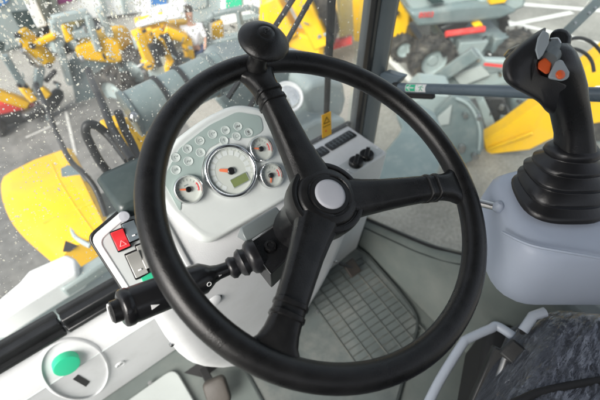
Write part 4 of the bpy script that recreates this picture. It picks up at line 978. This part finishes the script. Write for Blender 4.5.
MB().slab([pq(x, y, .15) for x, y in ((470, 24), (500, 18), (526, 8), (530, -20), (490, -20), (478, 5))], ex2*.6).build('counterweight', M['mgreyl'], we, bevel=.05, seg=3)
MB().slab([pq(x, y, .08) for x, y in ((490, 5), (505, 3), (510, -4), (490, -6))], ex2*.1).build('yellow_cover', M['yellow'], we, bevel=.01)
MB().slab([pq(x, y, .05) for x, y in ((474, 26), (482, 23), (484, 27), (476, 30))], ex2*.1).build('yellow_tag', M['yellow'], we, bevel=.01)
MB().slab([pq(x, y, .1) for x, y in ((428, 0), (440, -2), (445, 2), (432, 4))], ex2*.2).build('cab_window', M['darkglass'], we)
MB().slab([pq(x, y, .12) for x, y in ((440, 28), (455, 22), (470, 22), (462, 34), (446, 36))], ex2*.3).build('swing_post', M['dark'], we, bevel=.02)
pz = pq(424.5, 15.0, .092); T = frame(pz, RT*.98+V((0, 0, .12)), V((0, 0, 1)))
text('8003', .085, frame(pz + ex1*.02, ex1, V((0, 0, 1))), M['redp'], we, extrude=.002)
# yellow container behind
yc = thing('yellow_truck', 'tall bright yellow truck body left of the wheeled excavator', 'truck', atz(395, 40, 0)+V((.8, .6, 0)))
p5 = vplane(392, 45)
MB().slab([p5(x, y) for x, y in ((340, 52), (409, 38), (414, -60), (340, -60))], hv*1.2).build('truck_body', M['yellow'], yc, bevel=.03, seg=3)
MB().bar(p5(376, 51, .02), p5(414, 42, .02), .08, .05).build('lower_skirt', M['tent'], yc, bevel=.01)
MB().tube([p5(388, -8, .08), p5(392, 8, .08), p5(398, 14, .08)], .03, 10).build('mirror_arm', M['dark'], yc)
p6 = vplane(400, 30)
MB().slab([p6(x, y, .3) for x, y in ((395, 18), (404, 2), (414, -6), (414, 22), (404, 25))], hv*.3).build('bumper', M['yellow'], yc, bevel=.03)

# ================================================================== LEFT YARD, through the wet windscreen
def flat(gx, gy): return vplane(gx, gy)
# small excavator with yellow dipper at far left
e1_ = thing('yellow_mini_excavator', 'small excavator with thin yellow arm and black grab at the far left', 'excavator', atz(50, 110, 0))
f = flat(52, 118)
MB().slab([f(x, y) for x, y in ((15, 38), (16, 33), (21, 32), (30, 40), (40, 52), (52, 64), (50, 68), (44, 67), (33, 58), (24, 50))], hv*.12).build('boom', M['yellow'], e1_, bevel=.015)
MB().cyl(f(22, 50, .02), f(42, 72, .02), .022, 10).build('ram', M['steel'], e1_)
for q_ in ((17.5, 35.5), (49, 65.5), (32, 46)): MB().cyl(f(*q_, .02), f(*q_, -.15), .03, 12).build('pin', M['dark'], e1_)
MB().slab([f(x, y) for x, y in ((28, 46), (36, 41), (54, 34), (57, 36), (55, 40), (40, 47), (31, 50))], hv*.10).build('dipper', M['yellow'], e1_, bevel=.02)
MB().bar(f(40, 66), f(36, 98), .08, .08).bar(f(4, 55), f(32, 100), .07, .07).build('grey_strut', M['mgrey'], e1_, bevel=.01)
MB().bar(f(22, 85), f(34, 100), .09, .09).bar(f(38, 88), f(48, 95), .12, .1).build('yellow_link', M['yellow'], e1_, bevel=.02)
MB().slab([f(x, y) for x, y in ((44, 100), (50, 96), (57, 101), (58, 108), (52, 113), (46, 110))], hv*.2).bar(f(45, 82), f(56, 70), .05, .05).bar(f(24, 117), f(44, 108), .1, .1).build('grab', M['dark'], e1_, bevel=.02)
MB().bar(f(47, 112), f(58, 142), .06, .06).build('hose_bundle', M['mgrey'], e1_, bevel=.01)
rd = thing('red_trailer', 'red trailer deck with yellow rail at the left edge', 'trailer', atz(5, 130, 0))
f = flat(8, 128)
MB().slab([f(x, y) for x, y in ((-30, 122), (-30, 106), (6, 103), (32, 107), (30, 111), (0, 118))], hv*.12).build('deck', M['redp'], rd, bevel=.02)
MB().bar(f(-20, 88), f(28, 104), .11, .11).build('yellow_rail', M['yellow'], rd, bevel=.02)
MB().bar(f(-20, 124), f(30, 113), .1, .12).build('chassis', M['dark'], rd, bevel=.02)
wheel(rd, f(-6, 128, .05), -hv, .11, .12, rimm='dark')
# wheel loader with grey cab and yellow hood
wl2 = thing('far_wheel_loader', 'wheel loader with grey windowed cab and long yellow hood beyond the glass', 'wheel loader', atz(90, 85, 0))
f = flat(95, 100)
MB().slab([f(x, y) for x, y in ((73, 47), (92, 41), (112, 38), (120, 42), (126, 60), (118, 65), (98, 63), (77, 60))], hv*.36).build('hood', M['yellow'], wl2, bevel=.06, seg=4)
for a, b in (((52, 20), (70, 84)), ((87, 14), (98, 50)), ((52, 20), (88, 13)), ((58, 22), (60, 44)), ((99, 8), (110, 36)), ((52, 38), (90, 32))):
    MB().bar(f(*a), f(*b), .07, .09).build('cab_post', M['mgreyl'], wl2, bevel=.015)
MB().slab([f(x, y, -.1) for x, y in ((56, 23), (86, 16), (92, 32), (64, 40))], hv*.02).build('cab_window', M['cabglass'], wl2)
MB().slab([f(x, y, -.3) for x, y in ((72, 34), (98, 31), (98, 39), (74, 42))], hv*.3).build('grille', M['dark'], wl2, bevel=.02)
MB().slab([f(x, y, .05) for x, y in ((60, 25), (66, 26), (74, 40), (66, 44))], hv*.1).build('yellow_post', M['yellow'], wl2, bevel=.02)
MB().slab([f(x, y, -.05) for x, y in ((66, 62), (80, 57), (118, 62), (138, 74), (140, 100), (76, 108))], hv*.6).build('body', M['mgrey'], wl2, bevel=.03)
wheel(wl2, f(118, 90, .1), -hv+V((-.4, .2, 0)), .26, .22)
wheel(wl2, f(138, 68, .0), -hv+V((-.4, .2, 0)), .24, .22)
# yellow canopy excavator
ce = thing('yellow_canopy_excavator', 'compact yellow excavator with white roof and open frame behind the grey tube', 'excavator', atz(160, 95, 0))
f = flat(165, 95)
for a, b, wdd in (((137, 30), (150, 62), .12), ((155, 26), (172, 60), .13), ((164, 28), (186, 38), .14), ((186, 38), (190, 60), .1), ((143, 60), (152, 66), .14), ((136, 24), (165, 17), .1)):
    MB().bar(f(*a), f(*b), wdd*.95, .10).build('frame_tube', M['yellow'], ce, bevel=.015)
MB().slab([f(x, y, .1) for x, y in ((134, 25), (150, 19), (180, 14), (183, 18), (160, 23), (138, 29))], hv*.35).build('roof', M['tent'], ce, bevel=.03)
MB().slab([f(x, y, -.25) for x, y in ((140, 30), (165, 25), (188, 23), (193, 36), (182, 46), (164, 43), (150, 50), (143, 44))], hv*.15).build('boom_housing', M['yellow'], ce, bevel=.03, seg=3)
MB().slab([f(x, y, .02) for x, y in ((131, 38), (139, 36), (143, 48), (135, 52))], hv*.2).build('pale_cover', M['mgreyl'], ce, bevel=.03)
MB().slab([f(x, y, .1) for x, y in ((163, 66), (178, 61), (188, 64), (187, 78), (166, 80))], hv*.4).build('yellow_panel', M['yellow'], ce, bevel=.03)
MB().slab([f(x, y, .0) for x, y in ((145, 62), (165, 52), (188, 50), (196, 66), (180, 86), (150, 84))], hv*.4).build('engine_cover', M['mgreyl'], ce, bevel=.03)
MB().slab([f(x, y, .15) for x, y in ((150, 40), (160, 45), (166, 58), (156, 58))], hv*.2).build('seat', M['dark'], ce, bevel=.03)
MB().bar(f(165, 34, .2), f(179, 64, .2), .07, .06).bar(f(150, 44, .2), f(160, 66, .2), .06, .06).bar(f(172, 70, .2), f(182, 52, .2), .05, .05).build('dark_frame', M['dark'], ce, bevel=.01)
MB().tube(smooth_path([f(x, y, .12) for x, y in ((178, 70), (179, 62), (188, 60), (194, 66), (194, 76))], 6), .03, 8).build('guard_hoop', M['mgrey'], ce)
# person between the machines
def person(g, label):
    pr = thing('person', label, 'person', g)
    d = V((-g.x, -g.y, 0)).normalized(); s = V((-d.y, d.x, 0))
    KP = .52
    def L(x, y, z): return (s*x + d*y + V((0, 0, z)))*KP
    J = [(L(0, 0, .95), .125), (L(0, 0, 1.15), .12), (L(0, 0, 1.36), .14), (L(0, .01, 1.47), .06), (L(0, .02, 1.54), .055), (L(0, .03, 1.63), .095), (L(0, .02, 1.72), .085),
         (L(.19, 0, 1.38), .06), (L(.25, .03, 1.12), .045), (L(.20, .18, .98), .035), (L(-.19, 0, 1.38), .06), (L(-.25, .03, 1.12), .045), (L(-.16, .2, 1.05), .035),
         (L(.09, 0, .86), .095), (L(.10, .04, .48), .065), (L(.10, 0, .09), .045), (L(.11, .13, .04), .04), (L(-.09, 0, .86), .095), (L(-.11, -.04, .48), .065), (L(-.11, -.1, .09), .045), (L(-.12, .03, .04), .04),
         (L(.18, .25, .96), .03), (L(-.13, .27, 1.05), .03)]
    E_ = [(0, 1), (1, 2), (2, 3), (3, 4), (4, 5), (5, 6), (2, 7), (7, 8), (8, 9), (2, 10), (10, 11), (11, 12), (0, 13), (13, 14), (14, 15), (15, 16), (0, 17), (17, 18), (18, 19), (19, 20), (9, 21), (12, 22)]
    def skin(nm, idx, m, grow, par, root):
        me = bpy.data.meshes.new(nm); mp = {k: i for i, k in enumerate(idx)}
        me.from_pydata([tuple(J[k][0]) for k in idx], [(mp[a], mp[b]) for a, b in E_ if a in mp and b in mp], []); me.update()
        o = bpy.data.objects.new(nm, me); COL.objects.link(o); o.parent = par
        o.modifiers.new('s', 'SKIN'); me.skin_vertices or None
        sv = me.skin_vertices[0].data if me.skin_vertices else None
        if sv is None: return o
        for k, i in mp.items(): sv[i].radius = ((J[k][1]*(.62 if nm == 'body' and k in (0, 1, 2, 7, 8, 10, 11, 13, 14, 17, 18) else 1)+grow)*KP, (J[k][1]*(.62 if nm == 'body' and k in (0, 1, 2, 7, 8, 10, 11, 13, 14, 17, 18) else 1)*.85+grow)*KP)
        sv[mp[root]].use_root = True
        md = o.modifiers.new('u', 'SUBSURF'); md.levels = md.render_levels = 1
        me.materials.append(m); return o
    body = skin('body', list(range(23)), M['skin'], 0, pr, 0)
    skin('shirt', [0, 1, 2, 7, 8, 10, 11], M['shirt'], .018, pr, 0); skin('trousers', [0, 13, 14, 15, 17, 18, 19], M['jeans'], .016, pr, 0)
    MB().ball(g+L(0, -.01, 1.73), .105*KP, 12, (1, 1, .75)).build('hair', M['hair'], pr)
    return pr
person(atz(203, 84, 0), 'standing person in white shirt and blue jeans between the yellow machines')
for k_, (gx_, gy_, lb_) in enumerate(((62, 48, 'small yellow dumper behind the thin yellow arm'),)):
    dm = thing('yellow_dumper', lb_, 'dumper', atz(gx_, gy_, 0))
    f = flat(gx_, gy_)
    MB().slab([f(gx_+x, gy_+y, .1) for x, y in ((-14, -18), (10, -24), (15, -20), (12, -8), (-8, -5))], hv*.4).build('skip', M['yellow'], dm, bevel=.03)
    MB().slab([f(gx_+x, gy_+y, .05) for x, y in ((-10, -6), (14, -10), (16, -2), (-6, 1))], hv*.3).build('chassis', M['dark'], dm, bevel=.02)
    wheel(dm, f(gx_-7, gy_-3, .15), -hv, .14, .12); wheel(dm, f(gx_+11, gy_-6, .15), -hv, .14, .12)
# caged cab machine right of the person
cm = thing('caged_machine', 'grey caged loader cab with yellow parts directly left of the spinner knob', 'loader', atz(235, 70, 0))
f = flat(235, 78)
for a, b in (((208, 66), (206, 22)), ((206, 22), (214, 14)), ((214, 14), (250, 7)), ((250, 7), (262, 12)), ((262, 12), (272, 50)), ((238, 10), (246, 60)), ((208, 44), (266, 30))):
    MB().bar(f(*a), f(*b), .06, .06).build('cage_tube', M['mgrey'], cm, bevel=.015)
MB().slab([f(x, y, -.2) for x, y in ((211, 26), (222, 22), (224, 52), (214, 56))], hv*.1).build('yellow_panel', M['yellow'], cm, bevel=.02)
MB().slab([f(x, y, -.2) for x, y in ((226, 40), (236, 38), (238, 56), (228, 58))], hv*.1).build('yellow_panel', M['yellow'], cm, bevel=.02)
MB().slab([f(x, y, -.25) for x, y in ((210, 50), (255, 42), (270, 60), (268, 80), (212, 84))], hv*.4).build('body', M['mgreyl'], cm, bevel=.03)
MB().slab([f(x, y, -.4) for x, y in ((238, 16), (262, 12), (270, 40), (246, 44))], hv*.02).build('window', M['cabglass'], cm)
# twin yellow booms
tb = thing('yellow_boom_excavator', 'excavator with two broad yellow booms behind the wiper arms', 'excavator', atz(300, 75, 0))
f = flat(300, 82)
for a, b, wdd in (((268, -6), (290, 34), .3), ((284, 34), (320, 46), .18), ((296, -10), (322, 44), .22), ((316, 36), (315, 58), .12), ((270, -6), (268, 30), .14)):
    MB().bar(f(*a), f(*b), wdd, .2).build('boom', M['yellow'], tb, bevel=.03)
MB().bar(f(290, -10), f(318, 20), .1, .08).build('ram', M['steel'], tb, bevel=.01)
MB().slab([f(x, y, -.1) for x, y in ((310, 0), (330, -8), (340, 30), (330, 56), (314, 50))], hv*.4).build('track', M['tyre'], tb, bevel=.03)
MB().slab([f(x, y, -.1) for x, y in ((272, 46), (300, 40), (318, 58), (312, 80), (270, 80))], hv*.3).build('undercarriage', M['mgrey'], tb, bevel=.03)
MB().slab([f(x, y, -.5) for x, y in ((336, -10), (352, -14), (354, 40), (340, 48))], hv*.1).build('side_glass', M['cabglass'], tb)
MB().slab([f(x, y, -.45) for x, y in ((330, 44), (352, 38), (352, 44), (332, 50))], hv*.1).build('red_bumper', M['redp'], tb)
# small fittings that break up the machines: brackets, hoses, cylinders
def clutter(t, f, x0, y0, x1, y1, n, seed, smin=2, smax=8, off=.3):
    rg_ = random.Random(seed)
    sets = {'dark_fittings': ('dark', MB()), 'pale_fittings': ('tent', MB()), 'grey_fittings': ('mgrey', MB()), 'steel_fittings': ('steel', MB())}
    keys = ['dark_fittings']*4 + ['grey_fittings']*3 + ['steel_fittings']
    for i in range(n):
        x, y = rg_.uniform(x0, x1), rg_.uniform(y0, y1); a = rg_.choice([.35, .5, 1.2, 1.9, 2.0, 2.6, .4])+rg_.uniform(-.2, .2); L_ = rg_.uniform(smin, smax)
        o = rg_.uniform(0, off); k = rg_.choice(keys); th = rg_.choice([.015, .02, .03, .04])
        p, q = f(x, y, o), f(x+L_*math.cos(a), y+L_*math.sin(a), o+rg_.uniform(-.05, .05))
        if rg_.random() < .5: sets[k][1].bar(p, q, th, th*rg_.uniform(.6, 2))
        else: sets[k][1].cyl(p, q, th*.5, 10)
    for k, (m_, mb) in sets.items():
        if mb.v: mb.build(k, M[m_], t, bevel=.004)
clutter(ce, flat(165, 95), 135, 24, 192, 80, 20, 1)
clutter(cm, flat(235, 78), 208, 18, 268, 72, 18, 2)
clutter(tb, flat(300, 82), 268, 2, 330, 74, 18, 3)
clutter(wl2, flat(95, 100), 56, 20, 120, 60, 9, 4)
clutter(wl2, flat(95, 100), 100, 62, 140, 100, 8, 8)
clutter(e1_, flat(52, 118), 16, 70, 60, 112, 9, 5)
clutter(we, pq, 430, 30, 490, 62, 16, 6, 2, 7, .2)
clutter(bt_, p2, 486, 98, 525, 130, 14, 7, 2, 8, .2)
clutter(e1_, flat(52, 118), 6, 40, 40, 70, 4, 9)
# backdrop
gv_ = thing('grey_van', 'grey van with dark side window in the upper left corner', 'van', atz(10, 40, 0))
f = flat(10, 62)
MB().slab([f(x, y, -.3) for x, y in ((-60, 30), (-30, -40), (30, -40), (44, 24), (30, 45), (-10, 60))], hv*1.2).build('van_body', M['mgreyl'], gv_, bevel=.05, seg=3)
MB().slab([f(x, y, -.27) for x, y in ((10, 12), (31, 10), (40, 27), (22, 33))], hv*.03).build('side_window', M['darkglass'], gv_, bevel=.01)
MB().slab([f(x, y, -.27) for x, y in ((-12, -8), (4, -10), (8, 2), (-6, 10))], hv*.02).build('blue_panel', M['bluep'], gv_)
MB().bar(f(27, -6, -.2), f(42, 26, -.2), .12, .06).build('corner_post', M['tent'], gv_, bevel=.01)
MB().slab([f(x, y, -.2) for x, y in ((-6, 40), (4, 44), (3, 51), (-6, 50))], hv*.03).build('door_window', M['darkglass'], gv_)
tn = thing('white_marquee', 'white marquee wall with a purple banner along the top left', 'marquee', atz(80, 5, 0))
f = flat(80, 38)
MB().slab([f(x, y, -.4) for x, y in ((38, 30), (30, -40), (150, -60), (150, 12), (100, 18), (52, 24))], hv*.3).build('wall', M['tent'], tn, bevel=.02)
MB().slab([f(x, y, -.36) for x, y in ((55, -4), (72, -8), (76, 0), (58, 5))], hv*.03).build('banner', M['purple'], tn)
for a, b in (((50, -10), (60, 22)), ((94, -30), (106, 14)), ((118, -30), (126, 14))):
    MB().bar(f(*a, -.34), f(*b, -.34), .08, .05).build('post', M['mgreyl'], tn, bevel=.01)
for k, (x0, m_) in enumerate(((150, 'bluep'), (190, 'mgreyl'), (225, 'green'))):
    f = flat(x0+18, 42)
    o = thing('exhibition_stand', ['pale stand wall with blue stripe at the top', 'grey stand wall at the top behind the person', 'white stand wall with green stripe above the caged cab'][k], 'stand', atz(x0+18, 42, 0))
    MB().slab([f(x, y, -.6) for x, y in ((x0-4, -60), (x0+36, -60), (x0+36, 18), (x0-4, 26))], hv*.3).build('wall', M['tent'] if k != 1 else M['mgreyl'], o, bevel=.02)
    MB().slab([f(x, y, -.57) for x, y in ((x0, -8), (x0+16, -12), (x0+17, 6), (x0+1, 10))], hv*.02).build('stripe', M[m_], o)
